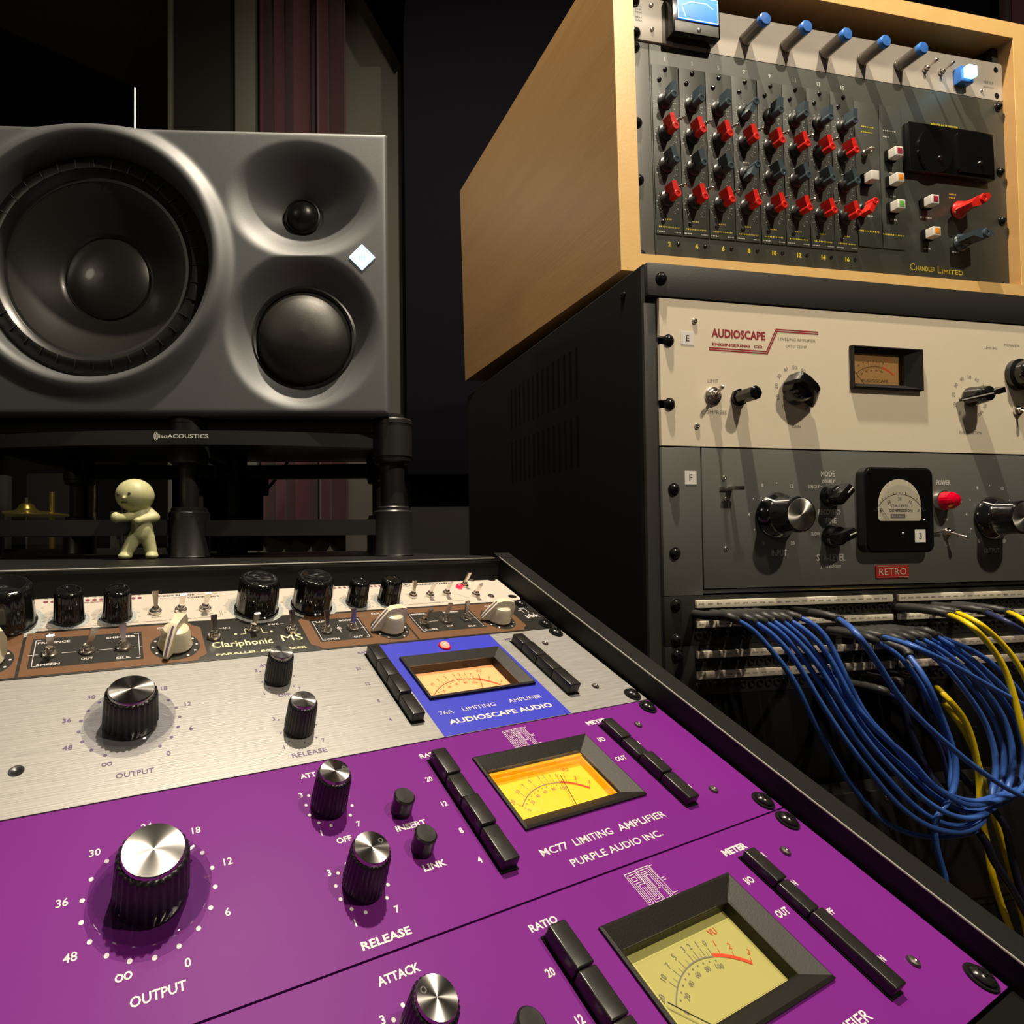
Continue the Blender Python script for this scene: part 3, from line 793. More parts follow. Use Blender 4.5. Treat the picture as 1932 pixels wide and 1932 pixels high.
for u in (320, 324.3, 328.6, 332.8, 351.9, 356, 360): dot(wine, u, V(t, 8.7), 1.3, Zp, 12)
for u in (122.3, 126.3, 146, 150, 154, 173.4, 177.3, 320, 324.3, 328.6, 332.8, 351.9, 356, 360): scribble(grey, u, V(t, 6.6), 2.0, 0.9, Zp, 2)
put_text(ink, 'DIODE BRIDGE', 200.5, V(t, 9.2), 2.0, Zp, 25, bold=.02); put_text(ink, 'COMPRESSOR', 219, V(t, 12.9), 2.0, Zp, 22, bold=.02)
bar(wine, 214.5, V(t, 9), 229, V(t, 9), .3, Zp); bar(wine, 190, V(t, 12.4), 206, V(t, 12.4), .3, Zp)
put_text(ink, 'ATTACK', 136.8, V(t, 42.3), 1.7, Zp, 11, bold=.02); put_text(ink, 'RELEASE', 163.3, V(t, 42.3), 1.7, Zp, 12, bold=.02)
put_text(grey, 'SOFT', 186.3, V(t, 36.6), 1.5, Zp, 6.5, bold=.02); put_text(grey, 'CHANNEL A', 202, V(t, 40.6), 1.6, Zp, 17, bold=.02); put_text(grey, 'ENGAGE', 217.8, V(t, 35.9), 1.4, Zp, 8, bold=.02)
put_text(wine, 'GAIN REDUCTION', 150, V(t, 13.2), 1.3, Zp, 13, bold=.02); put_text(grey, 'CHANNEL B', 396.8, V(t, 39.4), 1.5, Zp, 14, bold=.02)
put_text(grey, 'ATTACK', 329, V(t, 42.4), 1.4, Zp, 8); put_text(grey, 'RELEASE', 356, V(t, 42.4), 1.4, Zp, 9)
for x0, x1, y in ((112, 131, 42), (142, 157.5, 42), (169, 192, 41.2), (212, 227, 40.2), (371, 389, 40.2), (405, 424, 39.0)): bar(wine, x0, V(t, y), x1, V(t, y), .25, Zp)
for x in (226.6, 227.8): bar(grey, x, V(t, 32), x, V(t, 39.2), .3, Zp)
bar(grey, 424, V(t, 28), 432, V(t, 36), .2, Zp)
arc(ink, 384.8, V(t, 8.2), 3.1, 3.6, 0, 2 * PI, Zp, 24); bar(ink, 379.5, V(t, 10.8), 391, V(t, 10.8), .4, Zp)
ink.add([(383.5, V(t, 9.8), Zp), (387, V(t, 8.2), Zp), (383.5, V(t, 6.6), Zp)], [(0, 1, 2)])
put_text(ink, 'buzzaudio', 411.5, V(t, 8.6), 3.4, Zp, 39, bold=.02, shear=.25)
for u in (453.6, 454.8): panel_screw(t, u, 5.2 if u < 454 else 34.8, 0, 2.9)
for v in (5.4, 37.2): hole = MB(); hole.add([(476 + 4.3 * math.cos(a * PI / 8), V(t, v) + 2.9 * math.sin(a * PI / 8), Zp) for a in range(16)], [tuple(range(16))]); part('mounting_slot', hole, 'black_matte', t)
part('dial_ticks', dtk, 'ink_dark', t)['kind'] = 'stuff'; part('lettering', ink, 'ink_dark', t); part('lettering', wine, 'ink_wine', t); part('lettering', grey, 'ink_grey', t)

# ================================================================= PARALLEL EQUALIZER (1U black and bronze)
t = unit('parallel_equalizer', 'black and bronze one-unit equalizer with cream pointer knobs, under the cream compressor', 'equalizer', F_CON, 44.45)
b = MB(); b.box(0, 482.6, -44.1, -0.2, -3, 0, .3); part('faceplate', b, 'clari_black', t)
Zb = 0.12
br = MB(); blk = MB(); ck = MB(); gold = MB()
def notch(x0, x1, y0, y1, c=6, sides='LR'):
    P = []
    P += [(x0 + (c if 'L' in sides else 0), y0)]
    P += [(x1 - (c if 'R' in sides else 0), y0)]
    if 'R' in sides: P += [(x1 - c * .8, y0 + c * .45), (x1 - c * .3, y0 + c * .7), (x1, y0 + c), (x1, y1 - c), (x1 - c * .3, y1 - c * .7), (x1 - c * .8, y1 - c * .45), (x1 - c, y1)]
    else: P += [(x1, y1)]
    P += [(x0 + (c if 'L' in sides else 0), y1)]
    if 'L' in sides: P += [(x0 + c * .8, y1 - c * .45), (x0 + c * .3, y1 - c * .7), (x0, y1 - c), (x0, y0 + c), (x0 + c * .3, y0 + c * .7), (x0 + c * .8, y0 + c * .45)]
    return P
for P in (notch(14, 114.6, V(t, 87.3), V(t, 46.4), 6, ''), notch(116.2, 211.5, V(t, 87.3), V(t, 46.4), 6, 'R'), notch(277, 354.5, V(t, 87.3), V(t, 46.4), 6, 'L'), notch(356, 456, V(t, 87.3), V(t, 46.4), 6, 'R')):
    br = MB(); br.add([(x, y, Zb) for x, y in P], [tuple(range(len(P)))]); part('bronze_field', br, 'bronze', t)
for x0, x1, y0, y1 in ((119.5, 176.5, 81, 52.5), (284.5, 322.5, 80, 53), (362, 419.5, 79.5, 53)):
    blk = MB(); rect(blk, x0, x1, V(t, y0), V(t, y1), Zb + .03); part('black_field', blk, 'clari_black', t)
    for xa, s_ in ((x0 + 1.8, 1), (x1 - 1.8, -1)):
        bar(ck, xa, V(t, y0) + 1.8, xa, V(t, y1) - 1.8, .35, Zb + .06)
        bar(ck, xa, V(t, y0) + 1.8, xa + 2.4 * s_, V(t, y0) + 1.8, .35, Zb + .06); bar(ck, xa, V(t, y1) - 1.8, xa + 2.4 * s_, V(t, y1) - 1.8, .35, Zb + .06)
for u, v in ((194.5, 70.5), (340, 70.5), (436, 70.5), (98.5, 71)):
    blk = MB(); arc(blk, u, V(t, v), 0.1, 14.2, 0, 2 * PI, Zb + .03, 40); part('dial_disc', blk, 'clari_black', t)
    for k in range(11):
        a = math.radians(-60 + 30 * k)
        dot(ck, u + 12.4 * math.cos(a), V(t, v) + 12.4 * math.sin(a), .75, Zb + .06)
TXT = [('Presence', 130.3, 57.2, 16), ('Shimmer', 165, 56.8, 16), ('Sheen', 129, 78.2, 11), ('Out', 147.6, 75.8, 6), ('Silk', 166.2, 78.0, 8), ('Clarity', 194, 50.0, 17), ('Lift', 293.2, 55.8, 9), ('Boost', 311.5, 56.2, 11), ('Open', 293.8, 77.6, 9), ('Cut', 312.5, 77.6, 7), ('Focus', 341, 50.4, 14), ('Clarity', 444, 50.4, 14), ('Presence', 373, 55.0, 14), ('Shimmer', 401, 55.0, 14), ('Sheen', 371.2, 76.4, 10), ('Out', 389, 74.0, 6), ('Silk', 407.8, 76.4, 8)]
for s_, x, v, w in TXT: put_text(ck, s_.upper(), x, V(t, v), 2.0, Zb + .07, w, bold=.02)
for x0, x1, v in ((118.5, 123.5, 68.6), (134.8, 142, 68.6), (153, 160.5, 68.6), (172, 176.3, 68.6), (375, 383, 66), (318, 322, 67), (413, 419, 66)): bar(ck, x0, V(t, v), x1, V(t, v), .3, Zb + .07)
put_text(ck, 'IN', 227.6, V(t, 55), 1.9, Zb, 4); bar(ck, 222.6, V(t, 55), 225, V(t, 55), .3, Zb)
put_text(ck, 'M/S', 259, V(t, 54.6), 1.9, Zb, 7); bar(ck, 263.6, V(t, 54.6), 266, V(t, 54.6), .3, Zb)
put_text(gold, 'Clariphonic', 234.5, V(t, 74.2), 8.0, Zb, 38, bold=.015); put_text(gold, 'MS', 267, V(t, 71.6), 6.8, Zb, 14)
put_text(gold, 'PARALLEL EQUALIZER', 245, V(t, 83.8), 2.6, Zb, 57, bold=.03)
for a_, c_ in (((235, 63.5), (238.5, 63.5)), ((238.5, 63.5), (238.5, 58)), ((238.5, 58), (241.5, 58)), ((246.5, 58), (249.5, 58)), ((249.5, 58), (249.5, 63.5)), ((249.5, 63.5), (253, 63.5))):
    bar(gold, a_[0], V(t, a_[1]), c_[0], V(t, c_[1]), .4, Zb)
for x in (232, 255.4): dot(gold, x, V(t, 63), .9, Zb)
arc(ck, 302.6, V(t, 65.5), 1.2, 1.6, 0, 2 * PI, Zb + .07, 14); bar(ck, 302.6, V(t, 61.5), 302.6, V(t, 71), .35, Zb + .07)
put_text(ck, 'µbk', 472.5, V(t, 69.5), 6.0, Zb, 14, bold=.02)
for a_, c_ in (((468, 64), (468, 57)), ((468, 57), (473, 57)), ((473, 57), (473, 64)), ((465, 60), (468, 60))): bar(ck, a_[0], V(t, a_[1]), c_[0], V(t, c_[1]), .5, Zb)
part('lettering', ck, 'ink_white', t); part('lettering', gold, 'ink_cream', t)
for u, v, az, tl in ((129.2, 68.9, -PI / 2, .3), (147.5, 68.9, 0.1, .35), (166.1, 68.3, PI / 2, .22), (218.2, 64.8, PI / 2, .28), (244.0, 59.4, -PI / 2, .3), (268.9, 64.4, PI / 2, .28), (292.4, 67.9, PI / 2, .3), (312.1, 67.2, PI / 2, .22), (369.7, 67.4, -PI / 2, .35), (388.7, 66.6, 0.2, .2), (407.5, 66.3, PI / 2, .15)):
    toggle(t, u, v, az, tl, L=12.0, nut=4.3)
chicken_head(t, 194.5, 70.5, math.radians(-115), h=19)
chicken_head(t, 340, 70.5, math.radians(190), h=18)
chicken_head(t, 436, 70.5, math.radians(179), h=18)
chicken_head(t, 98.5, 71, math.radians(205), h=19)
for v in (50.8, 82.55): rack_screw(t, 474.7, v, 0, m='screw_black')
o = panel_screw(t, 127.5, 50.3, 0, 2.2); o.name = 'panel_screw'

# ================================================================= LIMITERS (2U)
def limiter_common(t, v0, ink_mat, ring, mbtn_l, mbtn_r, buttons_h, meter, knobs, txt):
    pass
def limiter(name, label, v0, face, inkm, ou, ov, orad, n, a0, st, labs, au, av, ru, rv, meter_args, skip=(), num='MC'):
    t = unit(name, label, 'limiter', F_CON, v0)
    b = MB(); iu0, iu1, iv0, iv1 = meter_args['inner']
    plate_hole(b, 0, 482.6, -88.4, -0.25, (iu0, iu1, V(t, iv1), V(t, iv0)))
    part('faceplate', b, face, t, ang=30)
    ink = MB(); z = 0.12
    ring_labels(ink, ink, ou, V(t, ov), orad, n, a0, st, labs, orad + 6.2, 3.0, z, dr=0.85, skip=skip)
    return t, ink, z

# --- silver limiter with the blue field
R76 = dict(ou=168.2, ov=132.4)
labs = {2: '48', 4: '36', 6: '30', 8: '24', 10: '18', 12: '12', 14: '6', 16: '0'}
t, ink, z = limiter('silver_limiter', 'brushed silver two-unit limiter with a blue field and an orange-lit meter', 88.9, 'brushed', 'ink_navy', 168.3, 132.3, 22.5, 17, 29.9, 18.63, labs, 0, 0, 0, 0, dict(inner=(330.6, 408.8, 107.8, 147.0)))
infinity(ink, 157.8, V(t, 157.3), 2.2, z)
knurled_knob(t, 168.2, 132.8, 12.0, 20.5, 2.2, 10.4, disc=20.5)
knurled_knob(t, 246.8, 112.6, 7.4, 19.0, 2.6, 6.3, dot_r=0.95)
knurled_knob(t, 247.3, 154.2, 7.5, 19.0, 2.2, 6.3, dot_r=0.95)
put_text(ink, 'OUTPUT', 169.0, V(t, 165.2), 2.9, z, 15.5, bold=.01)
put_text(ink, 'ATTACK', 246.8, V(t, 98.4), 2.7, z, 15, bold=.01); put_text(ink, 'RELEASE', 247.6, V(t, 171.3), 2.9, z, 18, bold=.01); put_text(ink, 'OFF', 246.9, V(t, 126.9), 2.7, z, 7.2, bold=.01)
for yc, kk in ((112.4, 0), (154.2, 1)):
    for s_, dx, dy in (('3', -10.6, 9.8), ('1', -10.6, -10.8), ('7', 10, -10.6)): put_text(ink, s_, 247 + dx, V(t, yc) + dy, 2.6, z, bold=.01)
    for dx, dy in ((-8.4, 8.6), (-9.6, -1), (-7.2, -7.6), (0.2, -10.0), (7.2, -8.0), (9.8, 1)): dot(ink, 247 + dx, V(t, yc) + dy, .55, z, 8)
put_text(ink, 'RATIO', 310, V(t, 95.6), 2.5, z, 11, bold=.02)
for s_, v in (('20', 111.4), ('12', 126.4), ('8', 142.1), ('4', 158.0)): put_text(ink, s_, 298.5, V(t, v), 2.5, z, bold=.01)
put_text(ink, 'METER', 429, V(t, 97.2), 2.5, z, 12, bold=.02)
part('lettering', ink, 'ink_navy', t)
bp_ = MB()
x0, x1, y0, y1 = 322.6, 414.6, V(t, 177.1), V(t, 89.3)
for a_ in ((x0, 329.5, y0, y1), (410, x1, y0, y1), (329.5, 410, y0, V(t, 148)), (329.5, 410, V(t, 107), y1)): rect(bp_, *a_, 0.08)
part('blue_field', bp_, 'blue_panel', t, label='blue printed field')
wh = MB(); put_text(wh, '76A', 334, V(t, 159.8), 3.0, .2, 9.5); put_text(wh, 'LIMITING', 357.5, V(t, 159.5), 3.0, .2, 24); put_text(wh, 'AMPLIFIER', 393, V(t, 159.0), 3.0, .2, 26)
put_text(wh, 'AUDIOSCAPE AUDIO', 369, V(t, 167.6), 3.8, .2, 76, bold=.025); part('lettering', wh, 'ink_white', t)
button_bank(t, 308.8, 316.8, [98.2, 114.6, 130.6, 146.8, 163.8], [8.0, 8.0, 8.2, 6.5])
button_bank(t, 426.0, 434.8, [100.6, 112.6, 128.4, 144.6, 162.0], [7.0, 7.6, 7.6, 7.8])
vu_meter(t, 329.5, 410, 106.6, 148.2, 333, 401.3, 114.5, 144.3, 'card_orange', 'ink_red', 0.75, depth=7.5, hgt=2.6, arc_w=0.8, needle='ink_red')
led(t, 369.7, 98.0, 3.4, 'led_hot'); bz = MB(); bz.ring([(3.5, 0.05), (4.6, 0.05), (4.4, 0.9), (3.5, 1.2)], (369.7, V(t, 98.0)), 28); part('lamp_collar', bz, 'red_jewel', t)
for v in (95.25, 171.45): rack_screw(t, 474.7, v)
for v in (106.8, 158.3): panel_screw(t, 453.8, v, 0, 2.4, 'screw_dull')
hb = MB(); hb.lathe([(3.0, 0.02), (3.0, 0.3), (1.6, 0.3), (1.3, -0.4 + 0.5), (0, 0.05)], (123.4, V(t, 152.9)), 6 * 4); part('hex_screw', hb, 'black_satin', t)

# --- the two purple limiters
def purple(label, v0, full):
    d = v0 - 177.8
    labs = {0: '', 2: '48', 4: '36', 6: '30', 8: '24', 10: '18', 12: '12', 14: '6', 16: '0'}
    t, ink, z = limiter('purple_limiter', label, v0, 'purple', 'ink_white', 172.1, 222.4 + d, 22.05, 18, 19.8, 20.03, labs, 0, 0, 0, 0, dict(inner=(330.0, 407.2, 196.2 + d, 238.1 + d)))
    infinity(ink, 162.8, V(t, 247.2 + d), 2.5, z, .55)
    put_text(ink, 'OUTPUT', 172.4, V(t, 255.2 + d), 3.1, z, 16.2, bold=.02)
    put_text(ink, 'ATTACK', 246.7, V(t, 184.8 + d), 2.9, z, 16, bold=.03); put_text(ink, 'OFF', 246.9, V(t, 220.9 + d), 2.7, z, 6.6, bold=.03); put_text(ink, 'RELEASE', 247.6, V(t, 261.9 + d), 2.9, z, 19.5, bold=.03)
    for yc in (203.2, 241.4):
        for s_, dx, dy in (('3', -10.6, 8.4), ('1', -7.8, -12.3), ('7', 9.2, -12.3)): put_text(ink, s_, 246.6 + dx, V(t, yc + d) + dy, 2.7, z, bold=.03)
        for k in range(11):
            a = math.radians(30 + 30 * k); dot(ink, 246.6 - 10.3 * math.sin(a - .26), V(t, yc + d) - 10.3 * math.cos(a - .26), .75, z, 8)
    put_text(ink, 'INSERT', 278.2, V(t, 222.4 + d), 2.9, z, 15, bold=.03); put_text(ink, 'LINK', 279, V(t, 242.1 + d), 2.9, z, 10.8, bold=.03)
    put_text(ink, 'RATIO', 308.5, V(t, (186.9 if full else 186.7) + d), 2.8, z, 13.4, bold=.03)
    for s_, v in (('20', 201.2), ('12', 216), ('8', 230.8), ('4', 245.4)): put_text(ink, s_, 299.2, V(t, v + d), 2.8, z, bold=.03)
    put_text(ink, 'METER', 426, V(t, 187.2 + d), 3.0, z, 17, bold=.045)
    put_text(ink, 'I/O', 416.5, V(t, 200.4 + d), 3.0, z, 5.2, bold=.035); put_text(ink, 'OUT', 416.2, V(t, 215.1 + d), 3.0, z, 8, bold=.035)
    put_text(ink, 'GR', 437, V(t, 193.6 + d), 2.6, z, bold=.03); put_text(ink, 'IN', 437.5, V(t, 208.0 + d), 2.6, z, bold=.03); put_text(ink, 'OFF', 439, V(t, 222.0 + d), 2.6, z, bold=.03); put_text(ink, 'ON', 438, V(t, 241.4 + d), 2.6, z, bold=.03)
    put_text(ink, 'MC77', 336, V(t, 250.6 + d), 3.4, z, 15.5, bold=.012); put_text(ink, 'LIMITING', 359.5, V(t, 250.6 + d), 3.4, z, 24, bold=.012); put_text(ink, 'AMPLIFIER', 392, V(t, 250.6 + d), 3.4, z, 32.5, bold=.012)
    put_text(ink, 'PURPLE AUDIO INC.', 367.5, V(t, 258.5 + d), 3.2, z, 57.5, bold=.012)
    # outlined monogram: nested stroke letters
    def poly(P, w=.27):
        for (xa, ya), (xb, yb) in zip(P, P[1:]): bar(ink, xa, ya, xb, yb, w, z)
    x, y = 358.5, V(t, 181.0 + d)
    poly([(x, y), (x + 6.5, y), (x + 6.5, y - 5.5), (x + 2.8, y - 5.5), (x + 2.8, y - 13.5), (x, y - 13.5), (x, y)])
    poly([(x + .9, y - .9), (x + 5.6, y - .9), (x + 5.6, y - 4.6), (x + 1.9, y - 4.6), (x + 1.9, y - 12.6), (x + .9, y - 12.6), (x + .9, y - .9)])
    poly([(x + 1.9, y - 2), (x + 4.4, y - 2), (x + 4.4, y - 3.6), (x + 1.9, y - 3.6), (x + 1.9, y - 2)])
    poly([(x + 4, y - 6.6), (x + 4, y - 13.5), (x + 8.6, y - 13.5), (x + 8.6, y - 1.5), (x + 13, y - 1.5), (x + 13, y - 13.5), (x + 10.6, y - 13.5)])
    poly([(x + 5, y - 6.6), (x + 5, y - 12.5), (x + 7.6, y - 12.5), (x + 7.6, y - .5), (x + 14, y - .5), (x + 14, y - 9)])
    poly([(x + 6.1, y - 6.8), (x + 6.1, y - 11.4), (x + 6.8, y - 11.4), (x + 6.8, y + .3), (x + 15, y + .3), (x + 15, y - 6)])
    poly([(x + 10, y - 3), (x + 12, y - 3), (x + 12, y - 9), (x + 10, y - 9), (x + 10, y - 3)]); poly([(x + 9.4, y - 14), (x + 9.4, y - 2.2), (x + 12.5, y - 2.2)])
    poly([(x + 15.6, y), (x + 15.6, y - 12.6), (x + 18.5, y - 12.6)]); poly([(x + 14.6, y - 9), (x + 14.6, y - 13.6), (x + 18.5, y - 13.6)]); poly([(x + 13.6, y - 10), (x + 13.6, y - 14.5), (x + 18.5, y - 14.5)])
    poly([(x + 15.6, y), (x + 17.4, y)]); poly([(x + 15.6, y - 6), (x + 18.2, y - 6)]); poly([(x + 15.6, y - 7), (x + 18.2, y - 7)])
    part('lettering', ink, 'ink_white', t)
    knurled_knob(t, 172.3, 222.4 + d, 12.2, 22.0, 0.62, 10.5, disc=20.3, line=True)
    knurled_knob(t, 246.3, 203.0 + d, 7.7, 20.0, 0.15 if full else 2.4, 6.5, dot_r=1.0)
    knurled_knob(t, 247.2, 241.0 + d, 8.0, 20.0, 0.35, 6.9, dot_r=1.0)
    small_knob(t, 277.1, 214.3 + d); small_knob(t, 277.2, 234.0 + d)
    if full:
        button_bank(t, 304.8, 313.0, [190.6, 206.6, 220.2, 236.2, 253.4], [7.6, 6.6, 7.8, 6.6])
        button_bank(t, 424.6, 432.6, [190.6, 206.6, 219.8, 234.2, 251.0], [5.2, 4.6, 6.6, 5.8])
    else:
        button_bank(t, 304.4, 312.6, [279.8, 295.6, 311.4, 327.0, 342.6], [7.6, 7.2, 7.4, 6.6])
        button_bank(t, 423.6, 431.2, [280.2, 296.0, 309.8, 340.2], [5.2, 4.6, 5.6])
    kw = dict(card='card_yellow', frac=.70, trim='amber_trim') if full else dict(card='card_pale', frac=-.03, trim=None)
    vu_meter(t, 328.8, 408.4, 195.0 + d, 239.3 + d, 333.5, 397.5, 203.7 + d, 232.6 + d, kw['card'], 'ink_grey' if full else 'ink_grey', kw['frac'], depth=7.5, hgt=1.9, trim=kw['trim'], arc_w=.72)
    for v in (184.15, 260.35): rack_screw(t, 474.7, v + d)
    for v in (195.9, 246.8): panel_screw(t, 452.2, v + d, 0, 2.4, 'screw_dull')
    return t
purple('purple two-unit limiter with the bright yellow lit meter, under the silver limiter', 177.8, True)
purple('lowest purple two-unit limiter with the pale unlit meter, nearest the camera', 266.7, False)

# ================================================================= LOUDSPEAKER
t = thing('loudspeaker', 'large dark grey three-way loudspeaker with a lit diamond emblem', 'loudspeaker', F_SPK)
SW, SH = 437.0, 291.0
def baffle_h(x, v):          # x negative leftwards, v down, millimetres
    h = 0.0
    # woofer ridge
    r = math.hypot(x + 299, v - 135)
    if r < 146:
        if r > 121: h += 9.0 * (0.5 + 0.5 * math.cos(PI * (r - 126) / 20 if r > 126 else PI * (126 - r) / 12))
        elif r <= 121:
            h += 9.0 * (0.5 + 0.5 * math.cos(PI * min(1, (126 - r) / 12)))
        if r < 119:
            k = min(1, (119 - r) / 7.0); h -= 26 * k * k * (3 - 2 * k)
    d = 0.0
    def horn(cx, cy, al, ar, at, ab, depth, ex, rt, rim):
        dx, dy = x - cx, v - cy
        ax = al if dx < 0 else ar; ay = at if dy < 0 else ab
        q = math.sqrt((dx / ax) ** 2 + (dy / ay) ** 2)
        if q >= 1: return 0.0
        s = min(1, (1 - q) / (1 - rt))
        # soft convex rim then a straight flare
        return -depth * (s ** ex) * (1 - rim * (1 - s) ** 3)
    d1 = horn(-89.5, 71.5, 76, 82, 62, 62, 34, 1.0, 0.24, 0.85)
    d2 = horn(-87.5, 207, 80, 80, 84, 80, 22, 1.0, 0.58, 0.85)
    d = min(d1, d2)
    h += d
    e = min(-x, SW + x, v, SH - v); R = 5.0
    if e < R: h -= R - math.sqrt(max(0, R * R - (R - e) ** 2))
    return h
b = MB(); nx, ny = 250, 168
xs = [-SW * (1 - (i / nx)) for i in range(nx + 1)]; ys = [SH * k / ny for k in range(ny + 1)]
def ease(L):                 # pack a few extra lines near the border
    return L
vs = [(x, -v, baffle_h(x, v)) for v in ys for x in xs]
fs = [(k * (nx + 1) + i, (k + 1) * (nx + 1) + i, (k + 1) * (nx + 1) + i + 1, k * (nx + 1) + i + 1) for k in range(ny) for i in range(nx)]
def in_hole(f):
    x = sum(vs[i][0] for i in f) / 4; y = -sum(vs[i][1] for i in f) / 4
    return math.hypot(x + 299, y - 135) < 111 or math.hypot(x + 89.5, y - 71.5) < 16.6 or math.hypot(x + 87.5, y - 207) < 52
fs = [f for f in fs if not in_hole(f)]
b.add(vs, fs)
part('front_baffle', b, 'speaker_grey', t, ang=70)
b = MB(); plate_hole(b, -SW + .4, -.4, -SH + .4, -.4, (-SW + 12, -12, -SH + 12, -12), -322, -5.0); b.box(-SW + .4, -.4, -SH + .4, -.4, -330, -322.2, 2); part('cabinet', b, 'speaker_grey', t, ang=30)
b = MB(); b.box(-SW + 13, -13, -SH + 13, -13, -90, -80); part('inner_baffle', b, 'black_matte', t)
wc = (-299, -135)
b = MB(); b.lathe([(118, -18), (112, -13.5), (108, -12), (104, -9.5), (99, -9.5), (95, -13), (93, -17), (90, -17.5)], wc, 96, cap=False)
sr = part('woofer_surround', b, 'speaker_black', t, label='black rubber surround')
for k in range(36):
    a = 2 * PI * k / 36
    me = cached('surround_rib', 'speaker_black', lambda b: b.box(98.5, 108, -0.5, 0.5, -12, -8.7, .3))
    inst('surround_rib', me, sr, (wc[0], wc[1], 0), rz=a)
b = MB(); b.lathe([(93, -17), (90, -18), (75, -26), (60, -34.5), (50, -40), (46, -42.0), (44.6, -44.5), (0, -45)], wc, 96, cap=False)
wcn = part('woofer_cone', b, 'cone', t, label='dark satin woofer cone')
b = MB(); b.lathe([(44, -44.4), (43.4, -42.5), (40, -40.6), (32, -37.6), (22, -35.2), (11, -33.8), (0, -33.4)], wc, 72, cap=False)
part('dust_cap', b, 'cone', wcn)
b = MB(); b.lathe([(18.8, -31), (18.8, -28.5), (17.2, -27.6), (16, -28.6), (15, -27.5), (12, -23), (8, -20), (4, -18.6), (0, -18.2)], (-89.5, -71.5), 48); part('tweeter_dome', b, 'speaker_black', t, label='black tweeter dome')
b = MB(); b.ring([(56, -20), (54.5, -16.8), (52, -15.8), (49.5, -17), (48.8, -20)], (-87.5, -207), 72); part('midrange_ring', b, 'speaker_black', t)
b = MB(); b.lathe([(49.5, -20), (46, -13.5), (40, -7.5), (32, -3), (22, 0.4), (11, 2.4), (0, 3.0)], (-87.5, -207), 64); part('midrange_dome', b, 'dome', t, label='dark grey midrange dome')
b = MB(); q = 13.4
b.prism([(-27 + q, -129.8), (-27, -129.8 + q), (-27 - q, -129.8), (-27, -129.8 - q)], -4, 0.9); em = part('emblem', b, 'logo_light', t, label='lit white-blue diamond emblem')
b = MB()
for q in (11.4, ):
    P = [(-27 + q, -129.8), (-27, -129.8 + q), (-27 - q, -129.8), (-27, -129.8 - q)]
    for i in range(4): bar(b, *P[i], *P[(i + 1) % 4], 0.7, 1.0)
for dx in (-2.6, 0, 2.6): bar(b, -27 + dx, -124.5 - abs(dx) * .6, -27 + dx, -135.5 + abs(dx) * .6, 0.8, 1.0)
bar(b, -33, -129.8, -21, -129.8, .6, 1.0)
part('emblem_lines', b, 'logo_line', em)

# ================================================================= SPEAKER STAND
t = thing('speaker_stand', 'black round-posted isolation stand under the loudspeaker', 'speaker stand', F_SPK)
BY = -434.1
def post(u, w, rs, rp, name='post'):
    b = MB(); b.lathe([(rp, 0), (rp, 110)], (0, 0), 32)
    m = Matrix.Translation((u, BY + 38, w)) @ Matrix.Rotation(-PI / 2, 4, 'X')
    bb = MB(); bb.v = [tuple(m @ Vector(p)) for p in b.v]; bb.f = b.f
    part(name, bb, 'stand_black', t)
    for nm, y0, prof in (('lower_sleeve', BY, [(rs, 0), (rs + .6, 1), (rs, 2), (rs - .3, 46), (rs - 1.6, 47.6), (rs - 2.6, 47.8), (rs - 2.6, 50.5), (rs - 3.6, 51.6), (rp, 51.8)]),
                         ('upper_sleeve', -337.5, [(rp, 0), (rs - 3, 0.4), (rs - 1.5, 2), (rs - 1.5, 6), (rs, 7), (rs, 40), (rs + .6, 40.6), (rs + .6, 44.5), (rs - .5, 45.8), (0, 45.8)])):
        b = MB(); b.lathe(prof, (0, 0), 48)
        m = Matrix.Translation((u, y0, w)) @ Matrix.Rotation(-PI / 2, 4, 'X')
        bb = MB(); bb.v = [tuple(m @ Vector(p)) for p in b.v]; bb.f = b.f
        part(nm, bb, 'stand_black', t)
for u in (4, -208, -420): post(u, -26, 21, 13 if u > -100 else 10)
for u in (4, -208, -420): post(u, -235, 21, 13)
def arc_bar(u0, u1, w0, wm, y0, y1, th, m='stand_black', name='curved_bar'):
    b = MB(); n = 28; vs = []; fs = []
    for i in range(n + 1):
        f = i / n; u = u0 + (u1 - u0) * f; w = w0 + (wm - w0) * (1 - (2 * f - 1) ** 2)
        vs += [(u, y0, w), (u, y1, w), (u, y1, w - th), (u, y0, w - th)]
    for i in range(n):
        for k in range(4): fs.append((i * 4 + k, i * 4 + (k + 1) % 4, i * 4 + 4 + (k + 1) % 4, i * 4 + 4 + k))
    fs += [(3, 2, 1, 0), (n * 4, n * 4 + 1, n * 4 + 2, n * 4 + 3)]
    b.add(vs, fs)
    return part(name, b, m, t)
arc_bar(-415, -8, -20, 6, -321.5, -307.5, 12)
arc_bar(-205, 0, -20, -6, -412, -396, 12)
arc_bar(-416, -212, -20, -6, -411, -395, 12)
arc_bar(-415, -2, -229, -238, -329, -309, 12)
b = MB(); b.box(-420, 4, -305, -292.5, -240, -20, 2); part('top_plate', b, 'stand_black', t)
for u in (0, -208, -416):
    b = MB(); b.box(u - 6, u + 6, -321, -305.5, -230, -30, 1); part('side_bar', b, 'stand_black', t)
    b = MB(); b.box(u - 6, u + 6, -411, -397, -230, -36, 1); part('side_bar', b, 'stand_black', t)
b = MB(); b.box(-255, -168, BY + 2, -325, -262, -256.5, 3); b.box(-262, -160, -352, -322, -262.1, -256.4, 3); part('rear_bracket', b, 'black_matte', t)
b = MB(); b.box(-300, -262, -434, -320, -262, -256.5, 3); part('rear_bracket', b, 'black_matte', t)
b = MB(); put_text(b, 'isoACOUSTICS', -204, -313.5, 4.0, 7.0, 48, bold=.02)
